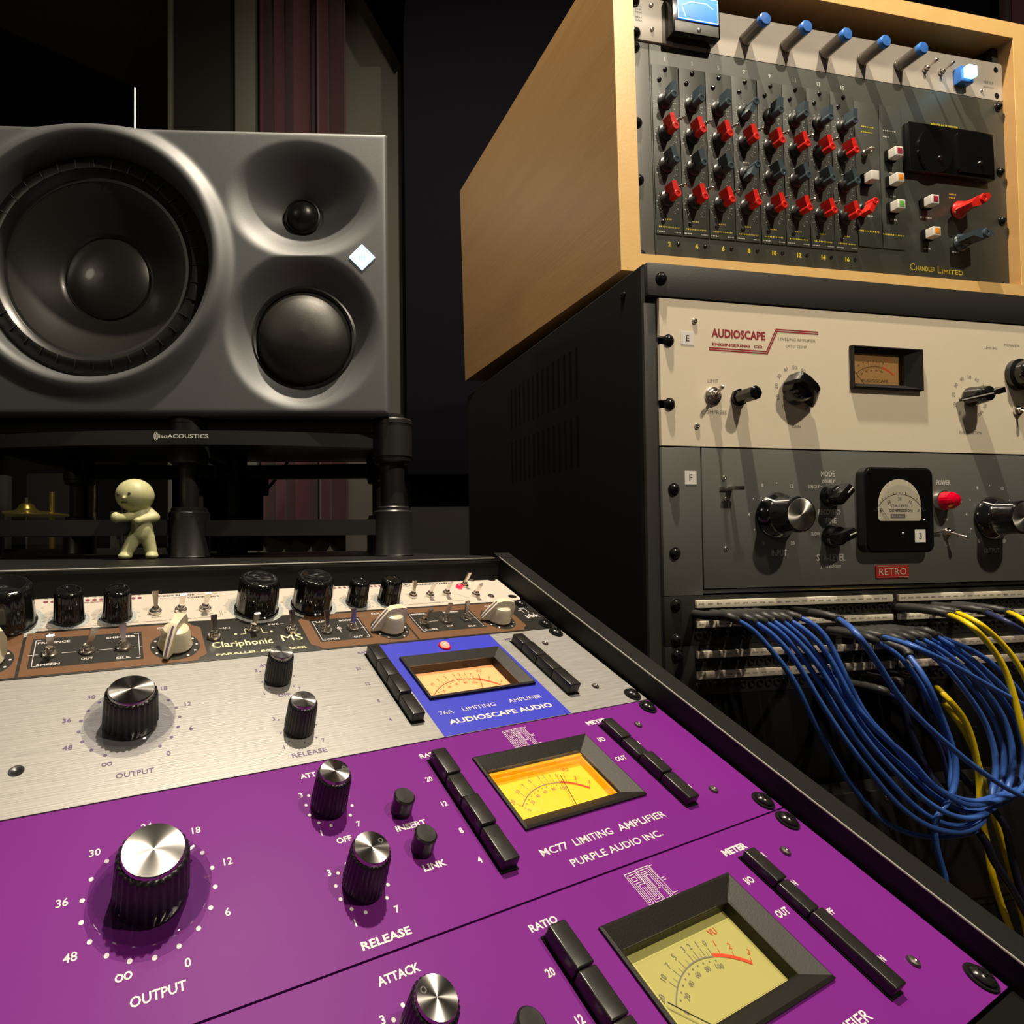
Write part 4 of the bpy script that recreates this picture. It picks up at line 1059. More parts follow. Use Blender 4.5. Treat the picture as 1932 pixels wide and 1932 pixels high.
for k in range(3): arc(b, -226, -313.5, 3.4 + 1.5 * k, 4.2 + 1.5 * k, PI * .78, PI * 1.22, 7.0, 8)
arc(b, -233.5, -313.5, 4.6, 5.1, -.9, .9, 7.0, 10)
part('lettering', b, 'ink_dim', t)

# cable behind the stand
o = bpy.data.objects.new('signal_cable', None); COL.objects.link(o); o.location = (-0.195, 0.90, ZL); o['label'] = 'thin black cable slanting down behind the loudspeaker stand'; o['category'] = 'cable'
b = MB(); b.tube([(0, 40, 34 - 30), (-28, 25, 20), (-29, 0, 32), (-5, 0, 68), (22, 0, 100), (47, 0, 131), (70, -10, 165), (80, -60, 190), (84, -120, 200)], 2.6, 8)
part('jacket', b, 'black_satin', o)
b = MB(); b.lathe([(5, 0), (5, 22), (3, 26)], (0, 0), 12); part('connector', b, 'black_satin', o, loc=(84, -130, 188))

# ================================================================= SMALL FIGURE
fx, fy = -0.2275, 0.535
t = thing('toy_figure', 'small pale green rounded toy figure standing on the black ledge', 'figurine', Matrix.Translation((fx, fy, ZL)) @ Matrix.Rotation(0.40, 4, 'Z'))
def S(X, Z, d=0): return Vector(((X - 1110) / 4.2 / 1.946, d, (1165 - Z) / 4.2 / 1.946))
bm = bmesh.new()
def blob(c, rx, ry, rz_):
    m = Matrix.Translation(c) @ Matrix.Diagonal((rx, ry, rz_, 1))
    bmesh.ops.create_uvsphere(bm, u_segments=24, v_segments=16, radius=1, matrix=m)
def capsule(p, q, r0, r1, n=7):
    for i in range(n + 1):
        f = i / n; blob(p.lerp(q, f), *(r0 + (r1 - r0) * f,) * 3)
blob(S(1083, 660), 17.8, 17.0, 16.2)
blob(S(1003, 690, -15.0), 1.7, 1.8, 1.6)                              # nose
capsule(S(1110, 780), S(1128, 830), 6.5, 9.2)
capsule(S(1128, 830), S(1135, 925), 9.4, 10.2); capsule(S(1135, 925), S(1132, 960), 10.2, 9.6)
capsule(S(1100, 965), S(1048, 1060), 7.0, 6.2); capsule(S(1048, 1060), S(1018, 1118), 6.2, 5.6)
blob(S(1012, 1138, -2.0), 6.8, 8.0, 3.6)
capsule(S(1165, 965), S(1190, 1060), 7.4, 6.2); capsule(S(1190, 1060), S(1205, 1118), 6.2, 5.6)
blob(S(1206, 1138, -2.0), 6.4, 8.0, 3.6)
capsule(S(1180, 790), S(1232, 832, -2), 5.4, 4.6); capsule(S(1232, 832, -2), S(1105, 862, -12), 4.7, 3.4); blob(S(1102, 864, -12.5), 3.9, 3.6, 3.4)
capsule(S(1085, 800), S(1030, 836, -6), 5.0, 4.2); capsule(S(1030, 836, -6), S(950, 842, -12), 4.2, 4.2); blob(S(948, 838, -12), 4.6, 4.6, 5.2)
fb = MB(); fb.bm(bm)
body = part('body', fb, 'figure', t, ang=180)
md = body.modifiers.new('remesh', 'REMESH'); md.mode = 'VOXEL'; md.voxel_size = 0.0009; md.use_smooth_shade = True
md = body.modifiers.new('smooth', 'SMOOTH'); md.iterations = 10; md.factor = 0.6
def on_head(X, Z, out=0.15):
    c = S(1083, 660); p = S(X, Z); dx = (p.x - c.x) / 17.8; dz = (p.z - c.z) / 16.2
    return Vector((p.x, -17.0 * math.sqrt(max(0, 1 - dx * dx - dz * dz)) - out, p.z))
for X, Z, r in ((963, 661, 1.05), (1043, 655, 1.35)):
    p = on_head(X, Z); b = MB(); m = Matrix.Translation(p) @ Matrix.Diagonal((r, .5, r, 1))
    bb = bmesh.new(); bmesh.ops.create_uvsphere(bb, u_segments=14, v_segments=10, radius=1, matrix=m); b.bm(bb); part('eye', b, 'face_ink', t, ang=180)
b = MB(); b.tube([on_head(x, z, .2) for x, z in ((988, 724), (998, 722), (1008, 722), (1018, 722), (1026, 724))], .55, 8); part('mouth', b, 'face_ink', t)

# ================================================================= EQUIPMENT RACK
t = thing('equipment_rack', 'tall black metal equipment rack on the right holding the silver and grey units', 'rack', F_RACK)
def bx(name, m, *a, bev=0.4, parent=None, label=None):
    b = MB(); b.box(*a, bev); return part(name, b, m, parent or t, label=label)
LOW = -1332.0
bx('side_panel', 'rack_side', -13, -10.5, LOW, 30.5, -460, -6)
bx('side_panel', 'rack_side', 493, 495.5, LOW, 30.5, -460, -6)
bx('front_post', 'rack_black', -13, 1.0, LOW, 31, -12, -3.2)
bx('front_post', 'rack_black', 481.5, 495.5, LOW, 31, -12, -3.2)
bx('top_plate', 'rack_black', -13, 495.5, 28.5, 31, -460, -3.2)
bx('top_rail', 'rack_black', -12, 494.5, 1.4, 30.8, -3.0, 1.2)
bx('back_panel', 'rack_side', -13, 495.5, LOW, 28, -462, -460)
bx('base_plate', 'rack_side', -13, 495.5, LOW, LOW + 20, -458, -6)
t['v0'] = 0.0
for u in (1.5, 481.0): rack_screw(t, u, -17.0, 1.2)
b = MB()
for r in range(2):
    for k in range(14):
        z = -115 - 13 * k
        b.box(-13.25, -12.9, -62 - 75 * r, -6 - 75 * r, z - 2.6, z + 2.6)
part('vent_slots', b, 'black_matte', t)['kind'] = 'stuff'
b = MB(); b.lathe([(3.6, 0), (3.2, 1.6), (1.5, 2.2), (0, 1.6)], (0, 0), 14)
m = Matrix.Translation((-13, 15, -32)) @ Matrix.Rotation(-PI / 2, 4, 'Y')
bb = MB(); bb.v = [tuple(m @ Vector(p)) for p in b.v]; bb.f = b.f; part('side_screw', bb, 'screw_black', t)

# ----------------------------------------------------------------- leveling amplifier (3U, cream)
t = unit('leveling_amplifier', 'cream three-unit leveling amplifier with maroon lettering, top of the black rack', 'compressor', F_RACK, 0.0)
b = MB()
P = [(0, 0)]
for vv in (38.1, 95.25):
    P += [(0, -(vv - 3.6)), (9, -(vv - 3.6)), (9, -(vv + 3.6)), (0, -(vv + 3.6))]
P += [(0, -132.4), (482.6, -132.4), (482.6, 0)]
hole = (208.2, 267.2, -68.6, -38.4)
# plate in pieces so the slots and the meter opening are real
xs0 = 9.2
b.box(0, xs0, -34.5, 0, -3, 0); b.box(0, xs0, -91.6, -41.7, -3, 0); b.box(0, xs0, -132.4, -98.9, -3, 0)
plate_hole(b, xs0 - .001, 482.6, -132.4, 0, hole)
part('faceplate', b, 'cream_panel2', t, ang=20)
for v in (38.1, 95.25): rack_screw(t, 8.5, v, -0.2); rack_screw(t, 474.0, v, 0)
for u, v in ((35.4, 18.8), (36.0, 114.3)): panel_screw(t, u, v, 0, 2.7)
z = .12; red = MB(); gr = MB()
put_text(red, 'AUDIOSCAPE', 81.3, V(t, 28.4), 8.2, z, 57, bold=.035)
put_text(red, 'ENGINEERING  CO', 80, V(t, 38.7), 2.6, z, 53, bold=.03)
for o_ in (0, 1.9):
    bar(red, 50, V(t, 42.2 + o_), 110.8, V(t, 42.7 + o_), 1.1, z); bar(red, 110.6 + o_ * .4, V(t, 43.2 + o_), 121.8 + o_ * .6, V(t, 21.0 + o_), 1.2, z); bar(red, 121.6, V(t, 21.2 + o_), 168.4, V(t, 21.2 + o_), 1.1, z)
put_text(gr, 'LEVELING AMPLIFIER', 144.5, V(t, 29.8), 2.6, z, 41); put_text(gr, 'OPTO COMP', 143.5, V(t, 36.3), 2.5, z, 23)
put_text(gr, 'LIMIT', 53.5, V(t, 72.6), 3.2, z, 11); put_text(gr, 'COMPRESS', 54, V(t, 101), 3.4, z, 26)
put_text(gr, 'GAIN', 141.5, V(t, 111.8), 2.8, z, 9.5); put_text(gr, 'PEAK REDUCTION', 346.6, V(t, 112), 2.8, z, 28)
put_text(gr, 'LEVELING', 376, V(t, 25), 2.4, z, 16); put_text(gr, 'POWER', 403, V(t, 21), 2.4, z, 20)
for cx in (141, 347.0):
    for k, s_ in enumerate(('0', '10', '20', '30', '40', '50', '60', '70', '80', '90', '100')):
        a = math.radians(230 - 28 * k)
        put_text(gr, s_, cx + 20.5 * math.cos(a), V(t, 76.5) + 20.5 * math.sin(a), 3.6, z, rot=a - PI / 2)
part('lettering', red, 'ink_red', t); part('lettering', gr, 'ink_grey', t)
lb = MB(); lb.box(21.3, 34.6, V(t, 40.9), V(t, 29.0), 0.02, 0.25); o = part('paper_label', lb, 'paper', t, label='white paper label reading E')
b = MB(); put_text(b, 'E', 28.2, V(t, 34.9), 5.6, .3, bold=.01); part('lettering', b, 'ink_dark', o)
b = MB(); b.lathe([(8.2, 0), (8.2, 1.2), (7.6, 1.6)], (52.8, V(t, 86.4)), 28); part('switch_washer', b, 'screw_steel', t)
toggle(t, 52.8, 86.4, 2.2, .5, style='round', L=13.0, nut=6.0, z=1.4)
b = MB(); b.lathe([(8, 0), (8, 2.5), (6.6, 2.6), (6.4, 7), (6.4, 19), (4.6, 20.2), (0, 20.2)], (0, 0), 8); inst('trim_knob', b.mesh('trim_knob', 'black_gloss', ang=30), t, (79.5, V(t, 87), 0))
chicken_head(t, 139.8, 77.8, math.radians(-38), 'black_gloss', 1.42, 'ink_dim', 20)
chicken_head(t, 346.0, 76.5, math.radians(195), 'black_gloss', 1.0, 'ink_dim', 25)
b = MB(); b.lathe([(16, 0), (16, 4), (13, 6), (12, 17), (10, 19.5), (0, 19.5)], (0, 0), 40); inst('knob', b.mesh('knob', 'black_gloss'), t, (408.5, V(t, 51.5), 0))
toggle(t, 407, 88, -PI / 2, .5, style='round', L=12.0, nut=5.4)
vu_meter(t, 203.0, 285.8, 32.5, 73.2, 208.6, 266.8, 38.8, 68.2, 'card_brown', 'ink_dark', -.02, depth=4.5, hgt=4.0, arc_w=.7, lens='lens')
b = MB(); put_text(b, 'AUDIOSCAPE', 237, V(t, 63.5), 3.0, -3.7, 32); part('lettering', b, 'ink_dark', t)

# ----------------------------------------------------------------- tube compressor (3U, grey)
t = unit('tube_compressor', 'grey three-unit tube compressor with a round-topped meter and a red jewel lamp', 'compressor', F_RACK, 133.35)
b = MB()
for x0, x1 in ((0, 39.0), (443.6, 482.6)):
    b = MB(); b.box(x0, x1, -133.0, -0.4, -3, 0, .4); part('ear', b, 'grey_panel', t)
b = MB(); b.box(40.4, 442.2, -127.4, -0.4, -3.2, 0.0, .5); part('faceplate', b, 'grey_panel', t)
b = MB(); b.box(40.4, 442.2, -131.8, -128.4, -6, -1.6, .5); part('lower_lip', b, 'screw_steel', t)
for v in (171.45, 228.6): rack_screw(t, 11.0, v); rack_screw(t, 471.6, v)
z = .12; ink = MB()
for cx, sgn in ((118.5, 1), (368.6, 1)):
    for s_, dx, v in (('8', -15.5, 167.2), ('12', 16.3, 167.5), ('4', -30.3, 193.9), ('0', -15.5, 220.4), ('20', 16, 220.6), ('16', 30, 194)): put_text(ink, s_, cx + dx, V(t, v), 3.4, z, bold=.02)
    for dx, v in ((0, 164.8), (-25.2, 179.4), (-25, 208), (25, 179.4), (25, 208)): dot(ink, cx + dx, V(t, v), .8, z, 8)
put_text(ink, 'INPUT', 119.6, V(t, 229.6), 5.6, z, 16.5, bold=.012); put_text(ink, 'OUTPUT', 368.8, V(t, 230), 5.0, z, 20, bold=.012)
put_text(ink, 'MODE', 175.2, V(t, 155.6), 5.4, z, 15.5, bold=.02); put_text(ink, 'DOUBLE', 175.4, V(t, 162.8), 3.4, z, 14, bold=.03); put_text(ink, 'SINGLE', 159.3, V(t, 167.8), 3.4, z, 13, bold=.03); put_text(ink, 'TRIPLE', 193.5, V(t, 167.8), 3.4, z, 12.5, bold=.03)
put_text(ink, 'RECOVERY', 176, V(t, 191.6), 5.2, z, 25, bold=.02); put_text(ink, 'TIME', 176.8, V(t, 199.8), 5.2, z, 13.5, bold=.02); put_text(ink, 'SLOW', 160, V(t, 212.1), 3.2, z, 10, bold=.03); put_text(ink, 'FAST', 193.5, V(t, 212.1), 3.2, z, 10, bold=.03)
for dx, v in ((-7, 207), (0, 205.4), (7, 207), (0, 165.8)): dot(ink, 176.5 + dx, V(t, v), .5, z, 6)
bar(ink, 167, V(t, 212), 170, V(t, 212), .5, z); bar(ink, 166.8, V(t, 167.4), 169, V(t, 167.4), .5, z)
put_text(ink, 'STA-LEVEL', 176.6, V(t, 234.4), 6.8, z, 32, bold=.012); put_text(ink, 'gold edition', 176, V(t, 243.0), 5.0, z, 23, shear=.3)
put_text(ink, 'POWER', 311, V(t, 162.4), 5.0, z, 17.5, bold=.03); put_text(ink, 'ON', 312.6, V(t, 198.8), 2.8, z, 4.5, bold=.02); put_text(ink, 'OFF', 314, V(t, 224), 2.8, z, 5.5, bold=.02)
part('lettering', ink, 'ink_dim', t)
lb = MB(); lb.box(22.6, 34.4, V(t, 167.0), V(t, 154.8), 0.02, 0.25); o = part('paper_label', lb, 'paper', t, label='white paper label reading F')
b = MB(); put_text(b, 'F', 28.6, V(t, 160.9), 5.8, .3, bold=.01); part('lettering', b, 'ink_dark', o)
b = MB(); b.box(58, 66, V(t, 172.6), V(t, 168.6), 0, 1.2, .3); b.box(66, 71, V(t, 172.6), V(t, 168.6), 0.2, 9.5, .5); b.box(63, 74, V(t, 172.4), V(t, 168.8), 8.5, 11, .6)
part('access_bracket', b, 'screw_steel', t)
for u, v in ((62.9, 160.9), (64.3, 180), (63.3, 225.1)): panel_screw(t, u, v, 0, 2.2)
def big_dial(u, v):
    o = inst('knob', cached('big_dial', 'black_gloss', lambda b: b.lathe([(21, 0.8), (21.4, 2.5), (20, 5.5), (17.6, 7.5), (16.2, 10), (16.0, 24.2), (15, 25.4), (14.2, 25.4)], seg=72, rib=None)), t, (u, V(t, v), 0))
    inst('knob_cap', cached('big_dial_cap', 'cap_front', lambda b: b.lathe([(14.3, -1), (14.3, 0.1), (13.9, .4), (0, .4)], seg=48)), o, (0, 0, 25.2), label='spun aluminium cap')
    inst('pointer_line', cached('big_dial_line', 'ink_white', lambda b: b.add([(-21.6, -.55, 3.4), (-21.6, .55, 3.4), (-18.4, .55, 8.2), (-18.4, -.55, 8.2), (-16.7, .55, 10.6), (-16.7, -.55, 10.6), (-16.5, .55, 24), (-16.5, -.55, 24)], [(0, 1, 2, 3), (3, 2, 4, 5), (5, 4, 6, 7)])), o, rot=(0, 0, -0.85))
big_dial(116.8, 195.0); big_dial(368.6, 197.6)
def ptr_dial(u, v, ang):
    def fn(b):
        b.lathe([(11, .4), (11.3, 1.6), (9.6, 4.5), (8.8, 8)], seg=36)
        b.box(-9.5, 11, -5.2, 5.2, 4, 15.5, 2.6)
    o = inst('selector_knob', cached('selector_knob', 'black_gloss', fn, ang=45), t, (u, V(t, v), 0), rz=ang)
    inst('pointer_line', cached('selector_line', 'ink_dim', lambda b: b.box(2, 10, -.4, .4, 15.3, 15.75)), o)
ptr_dial(177.2, 176.2, 0.75); ptr_dial(177.8, 214.4, 0.35)
# moving-iron meter with an arched window
yo0, yo1 = V(t, 230.6), V(t, 149.3)
b = MB(); b.prism(rrect(206.8, 287.4, yo0, yo1, 8), 0.2, 7.0); mt = part('meter', b, 'black_satin', t, label='square black meter with an arched cream dial')
b = MB(); b.prism(rrect(208.8, 285.4, yo0 + 2, yo1 - 2, 7), 7.0, 8.2); part('meter_lip', b, 'black_gloss', mt)
wx0, wx1, wy0, wy1 = 221.4, 271.0, V(t, 200.4), V(t, 160.6)
P = [(wx0, wy0 + 2), (wx0 + 2, wy0), (wx1 - 2, wy0), (wx1, wy0 + 2)]
for i in range(17):
    a = PI * i / 16; P.append(((wx0 + wx1) / 2 + (wx1 - wx0) / 2 * math.cos(a), wy0 + 15 + (wy1 - wy0 - 15) * math.sin(a)))
b = MB(); b.add([(x, y, 8.32) for x, y in P], [tuple(range(len(P)))]); part('dial_card', b, 'card_cream', mt)
b = MB(); cx, cyy = (wx0 + wx1) / 2, wy0 - 6
arc(b, cx, cyy, 31.3, 31.8, PI * .16, PI * .84, 8.45, 24)
for k in range(21):
    a = PI * (.16 + .68 * k / 20); l = 3.2 if k % 4 == 0 else 1.7
    bar(b, cx + 31.5 * math.cos(a), cyy + 31.5 * math.sin(a), cx + (31.5 + l) * math.cos(a), cyy + (31.5 + l) * math.sin(a), .4, 8.45)
for s_, f_ in (('40', .80), ('30', .655), ('20', .5), ('10', .345), ('0', .2)):
    a = PI * f_; put_text(b, s_, cx + 27 * math.cos(a), cyy + 27 * math.sin(a), 3.2, 8.45, rot=a - PI / 2)
put_text(b, 'STA-LEVEL', cx, V(t, 186.0), 2.5, 8.45, 22); put_text(b, 'COMPRESSION', cx + 1, V(t, 190.6), 2.6, 8.45, 27, bold=.015)
bar(b, wx0 + 1.5, V(t, 190), wx0 + 9, wy0 + 1, .5, 8.9); bar(b, wx0 + 4.5, V(t, 190), wx0 + 12, wy0 + 1, .3, 8.5)
part('dial_print', b, 'ink_dark', mt)
b = MB(); rect(b, cx - 11, cx + 6, V(t, 197.8), V(t, 193.8), 8.45); part('dial_field', b, 'ink_grey', mt)
b = MB(); put_text(b, 'RETRO', cx - 2.5, V(t, 195.8), 2.6, 8.5, 14, bold=.02); part('dial_print', b, 'ink_white', mt)
b = MB(); b.add([(x, y, 8.9 + 0.0) for x, y in P], [tuple(range(len(P)))]); part('meter_glass', b, 'lens_dim', mt)
inst('adjuster', cached('adj', 'chrome', lambda b: b.lathe([(1.5, 0), (1.2, .8), (0, .9)], seg=12)), mt, (249.5, V(t, 212.5), 8.2))
for u, v in ((212, 153.5), (275.6, 200.6)): inst('case_screw', cached('case_sc', 'screw_black', lambda b: b.lathe([(2.2, 0), (1.8, .9), (0, 1.1)], seg=12)), mt, (u, V(t, v), 8.2))
lb = MB(); lb.box(263.2, 275.4, V(t, 220.9), V(t, 208.6), 8.22, 8.45); o = part('paper_label', lb, 'paper', t, label='white paper label reading 3')
b = MB(); put_text(b, '3', 269.3, V(t, 214.8), 6.0, 8.5, bold=.01); part('lettering', b, 'ink_dark', o)
b = MB(); b.prism(rrect(226.7, 265.0, V(t, 254.9), V(t, 242.8), 1.4), 0.05, 1.0); o = part('badge', b, 'red_badge', t, label='red enamel badge reading RETRO')
b = MB(); put_text(b, 'RETRO', 245.9, V(t, 248.9), 6.4, 1.1, 32, bold=-.005)
for s_ in (0, 1):
    bar(b, 228, V(t, 254.0) if s_ else V(t, 243.7), 263.7, V(t, 254.0) if s_ else V(t, 243.7), .35, 1.1)
part('lettering', b, 'ink_dim', o)
b = MB(); b.ring([(9.2, 0), (10.4, 0), (10.2, 3), (9.2, 3.5)], (307.8, V(t, 180.6)), 32); part('lamp_bezel', b, 'chrome', t)
b = MB(); b.lathe([(9.2, 1), (9.2, 3.5), (8.2, 9.5), (5.5, 13), (2, 14.6), (0, 14.8)], (307.8, V(t, 180.6)), 18); part('jewel_lamp', b, 'red_jewel', t, ang=15, label='faceted red jewel lamp')
toggle(t, 312.6, 211.6, -0.9, .75, style='round', L=12.5, nut=4.6)
b = MB(); b.tube([(288.5, V(t, 213.5), 1.2), (306, V(t, 210.6), 2.4)], .7, 8); part('guard_pin', b, 'chrome', t)

# ----------------------------------------------------------------- patch bays
def patch_bay(v0, label, strips):
    t = unit('patch_bay', label, 'patch bay', F_RACK, v0)
    b = MB(); b.box(0, 482.6, -44.2, -0.2, -3, 0, .3); part('faceplate', b, 'black_panel', t)
    for u in (11.3, 471.3):
        for dv in (7.4, 38.6): rack_screw(t, u, v0 + dv)
    for (va, vb, m) in strips:
        for x0, x1 in ((30.5, 243.5), (250.5, 456)):
            b = MB(); b.box(x0, x1, V(t, vb), V(t, va), 0.0, 2.4, .3); s = part('label_strip', b, m, t)
            b = MB()
            for k in range(int((x1 - x0) / 9)):
                x = x0 + 5 + k * 9
                scribble(b, x, V(t, (va + vb) / 2), 5.5, 1.6, 2.55, 4)
            part('strip_print', b, 'ink_grey', s)
            inst('strip_screw', cached('strip_screw', 'chrome', lambda b: b.lathe([(1.8, 0), (1.4, .8), (0, 1)], seg=12)), t, (x1 + 3.2, V(t, (va + vb) / 2), 0))
    def jk(b): b.ring([(2.3, 0), (3.6, 0), (3.3, 1.2), (2.3, 1.2)], seg=12)
    for vrow in (strips[0][1] + 5.2, strips[1][1] + 7.4 if v0 < 300 else strips[1][1] + 6.2):
        for k in range(47):
            inst('jack', cached('jack', 'black_satin', jk), t, (33.0 + 9.0 * k, V(t, vrow), 0))
    return t
patch_bay(266.7, 'upper black patch bay with cream label strips, full of blue cables', [(270.8, 277.6, 'strip_paper'), (289.4, 295.2, 'strip_paper')])
patch_bay(311.15, 'lower black patch bay with brownish label strips, behind the hanging cables', [(316.2, 322.4, 'strip_edge'), (334.0, 341.0, 'strip_edge')])
def blank(v0, n, label, scr=()):
    t = unit('blank_panel', label, 'rack panel', F_RACK, v0)
    b = MB(); b.box(0, 482.6, -44.45 * n + .4, -0.2, -3, 0, .4); part('faceplate', b, 'black_matte', t)
    for u in (8.5, 474):
        for dv in (6.35, 44.45 * n - 6.35): rack_screw(t, u, v0 + dv)
    return t
blank(355.6, 2, 'plain black blank panel directly below the patch bays')
t = unit('black_rack_unit', 'black drawer unit behind the lower loop of blue cables', 'rack unit', F_RACK, 444.5)
b = MB(); b.box(0, 482.6, -132.8, -0.2, -3, 0, .4); part('faceplate', b, 'black_panel', t)
b = MB(); b.box(30, 452, -124, -10, 0, 2.5, 1); part('drawer_front', b, 'black_satin', t)
for u in (140, 175, 230, 330): panel_screw(t, u, 462, 2.5, 2.6)
b = MB(); scribble(b, 158, V(t, 470), 12, 2.4, 2.62, 5); scribble(b, 240, V(t, 492), 14, 2.2, 2.62, 6); part('lettering', b, 'ink_grey', t)
blank(577.85, 6, 'large black blank panel at the foot of the rack')

# ================================================================= WOODEN CABINET
t = thing('wooden_rack_case', 'maple wood rack case standing on top of the black rack', 'cabinet', F_BOX)
fz, bz = 10.0, -410.0
TF, TB, BF, BB = 84.0, 99.0, -237.0, -228.0
def board(name, m, x0, x1, yf0, yf1, yb0, yb1, z0=bz, z1=fz):
    b = MB()
    b.hexa([(x0, yb0, z0), (x1, yb0, z0), (x1, yb1, z0), (x0, yb1, z0), (x0, yf0, z1), (x1, yf0, z1), (x1, yf1, z1), (x0, yf1, z1)])
    return part(name, b, m, t)
board('side_board', 'maple', -31, -9.2, BF, TF, BB, TB)
board('side_board', 'maple', 484.2, 505, BF, TF, BB, TB)
board('top_board', 'maple', -9.1, 484.1, TF - 18, TF, TB - 18, TB)
board('bottom_board', 'maple', -9.1, 484.1, BF, BF + 17.5, BB, BB + 17.5)
b = MB()
for x0, x1, y0, y1 in ((-31, -9.2, BF + 17.5, TF - 18), (484.2, 505, BF + 17.5, TF - 18)): b.box(x0, x1, y0, y1, fz, fz + 0.6)
b.prism([(-31, BF), (505, BF), (484.2, BF + 17.5), (-9.2, BF + 17.5)], fz, fz + .6); b.prism([(-31, TF), (-9.2, TF - 18), (484.2, TF - 18), (505, TF)], fz, fz + .6)
b.prism([(-31, BF), (-9.2, BF + 17.5), (-31, BF + 17.5)], fz, fz + .6); b.prism([(505, BF), (505, BF + 17.5), (484.2, BF + 17.5)], fz, fz + .6)
b.prism([(-31, TF), (-31, TF - 18), (-9.2, TF - 18)], fz, fz + .6); b.prism([(505, TF), (484.2, TF - 18), (505, TF - 18)], fz, fz + .6)
part('edge_banding', b, 'maple_edge', t)
b = MB(); b.box(-9, 484, BB + 18, TB - 19, bz, bz + 6); part('back_board', b, 'black_matte', t)
for x0, x1 in ((-9, 0), (475, 484)):
    b = MB(); b.box(x0, x1, BF + 18, TF - 19, -60, -3.2); part('rack_rail', b, 'rack_black', t)
for x in (25, 450):
    for zz in (-25, -370):
        b = MB(); yb = BF + (BB - BF) * (fz - zz) / (fz - bz)
        b.lathe([(14, 0), (12, 10.5 + (yb - BF) + x * .02)], (0, 0), 20)
        m = Matrix.Translation((x, yb, zz)) @ Matrix.Rotation(PI / 2, 4, 'X'); bb = MB(); bb.v = [tuple(m @ Vector(p)) for p in b.v]; bb.f = b.f
        part('rubber_foot', bb, 'black_matte', t)

# ----------------------------------------------------------------- monitor controller (1U)
t = unit('monitor_controller', 'narrow pale grey controller with five blue-tipped knobs at the top of the wooden case', 'controller', F_BOX, -44.45)
b = MB(); b.prism(rrect(-8.5, 484, -44.2, 0, 3), -3, 0); part('faceplate', b, 'cream_panel', t)
b = MB(); b.box(-8.4, 42, -43.8, -.2, 0.0, 1.6, .3); part('end_plate', b, 'cream_panel', t)
b = MB(); b.box(33.5, 88.5, V(t, -3.8), V(t, -46.5), 0, 12, 1.6); mt = part('meter', b, 'black_gloss', t, label='black meter with a blue lit window')
b = MB(); b.box(39.0, 86.0, V(t, -17.5), V(t, -42.5), 12.0, 12.6, .2); part('meter_window', b, 'card_blue', mt)
b = MB()
for a_ in ((39.6, V(t, -18.2), 85.4, V(t, -18.2)), (39.6, V(t, -41.8), 85.4, V(t, -41.8)), (39.6, V(t, -18.2), 39.6, V(t, -41.8)), (85.4, V(t, -18.2), 85.4, V(t, -41.8)), (48, V(t, -20), 44, V(t, -30)), (44, V(t, -31), 54, V(t, -36)), (54, V(t, -36), 72, V(t, -36.5)), (72, V(t, -36.5), 80, V(t, -32))): bar(b, *a_, .8, 12.75)
part('scale_print', b, 'card_blue_line', mt)
b = MB(); b.box(36, 86, V(t, -4.8), V(t, -15.5), 12.0, 12.3, .1); part('lower_cover', b, 'grey_panel', mt)
panel_screw(t, 63, -9, 12.2, 2.2)
for k in range(5):
    o = inst('knob', cached('ctrl_knob', 'grey_knob', lambda b: b.lathe([(6.7, .6), (6.9, 1.4), (6.6, 2), (6.5, 20.5)], seg=32)), t, (130 + 50.3 * k, V(t, -20.6), 0))
    inst('knob_cap', cached('ctrl_cap', 'blue_cap', lambda b: b.lathe([(6.55, 20.5), (6.6, 23.5), (5.6, 24.6), (0, 24.9)], seg=32)), o, label='blue cap')
for u in (368.5, 391.5): toggle(t, u, -21.8, 1.2, .25, style='round', L=9, nut=3.6)
b = MB(); b.box(409.5, 428.5, V(t, -9.0), V(t, -27.0), 0, 7.5, 1.5); o = part('button_housing', b, 'blue_cap', t)
b = MB(); b.box(412.5, 425.5, V(t, -12.0), V(t, -24.5), 7.5, 13, 1.5); part('lit_button', b, 'cyan_lit', o, label='square button glowing pale cyan')
for u in (18.2,):
    for v in (-37.2, -12.8): panel_screw(t, u, v, 1.6, 2.3)
panel_screw(t, 451.5, -8.9, 0, 1.8)
for v in (-38.1, -6.4): rack_screw(t, -0.8, v, 1.6)
b = MB()
for v in (-36.2, -6.0):
    b = MB(); dot(b, 474.7, V(t, v), 3.4, .12, 16); part('mounting_hole', b, 'black_matte', t)
b = MB()
for k, x in enumerate((456, 458.6, 461.2, 463.8, 466.4, 469)): scribble(b, x, V(t, -20), 2.0, 4.2, .12, 2)
scribble(b, 463, V(t, -14.5), 16, 1.6, .12, 8)
for y in (-34, -31, -28, -23, -20): scribble(b, 4, V(t, y), 8, 1.6, 1.75, 4)
part('lettering', b, 'ink_grey', t)

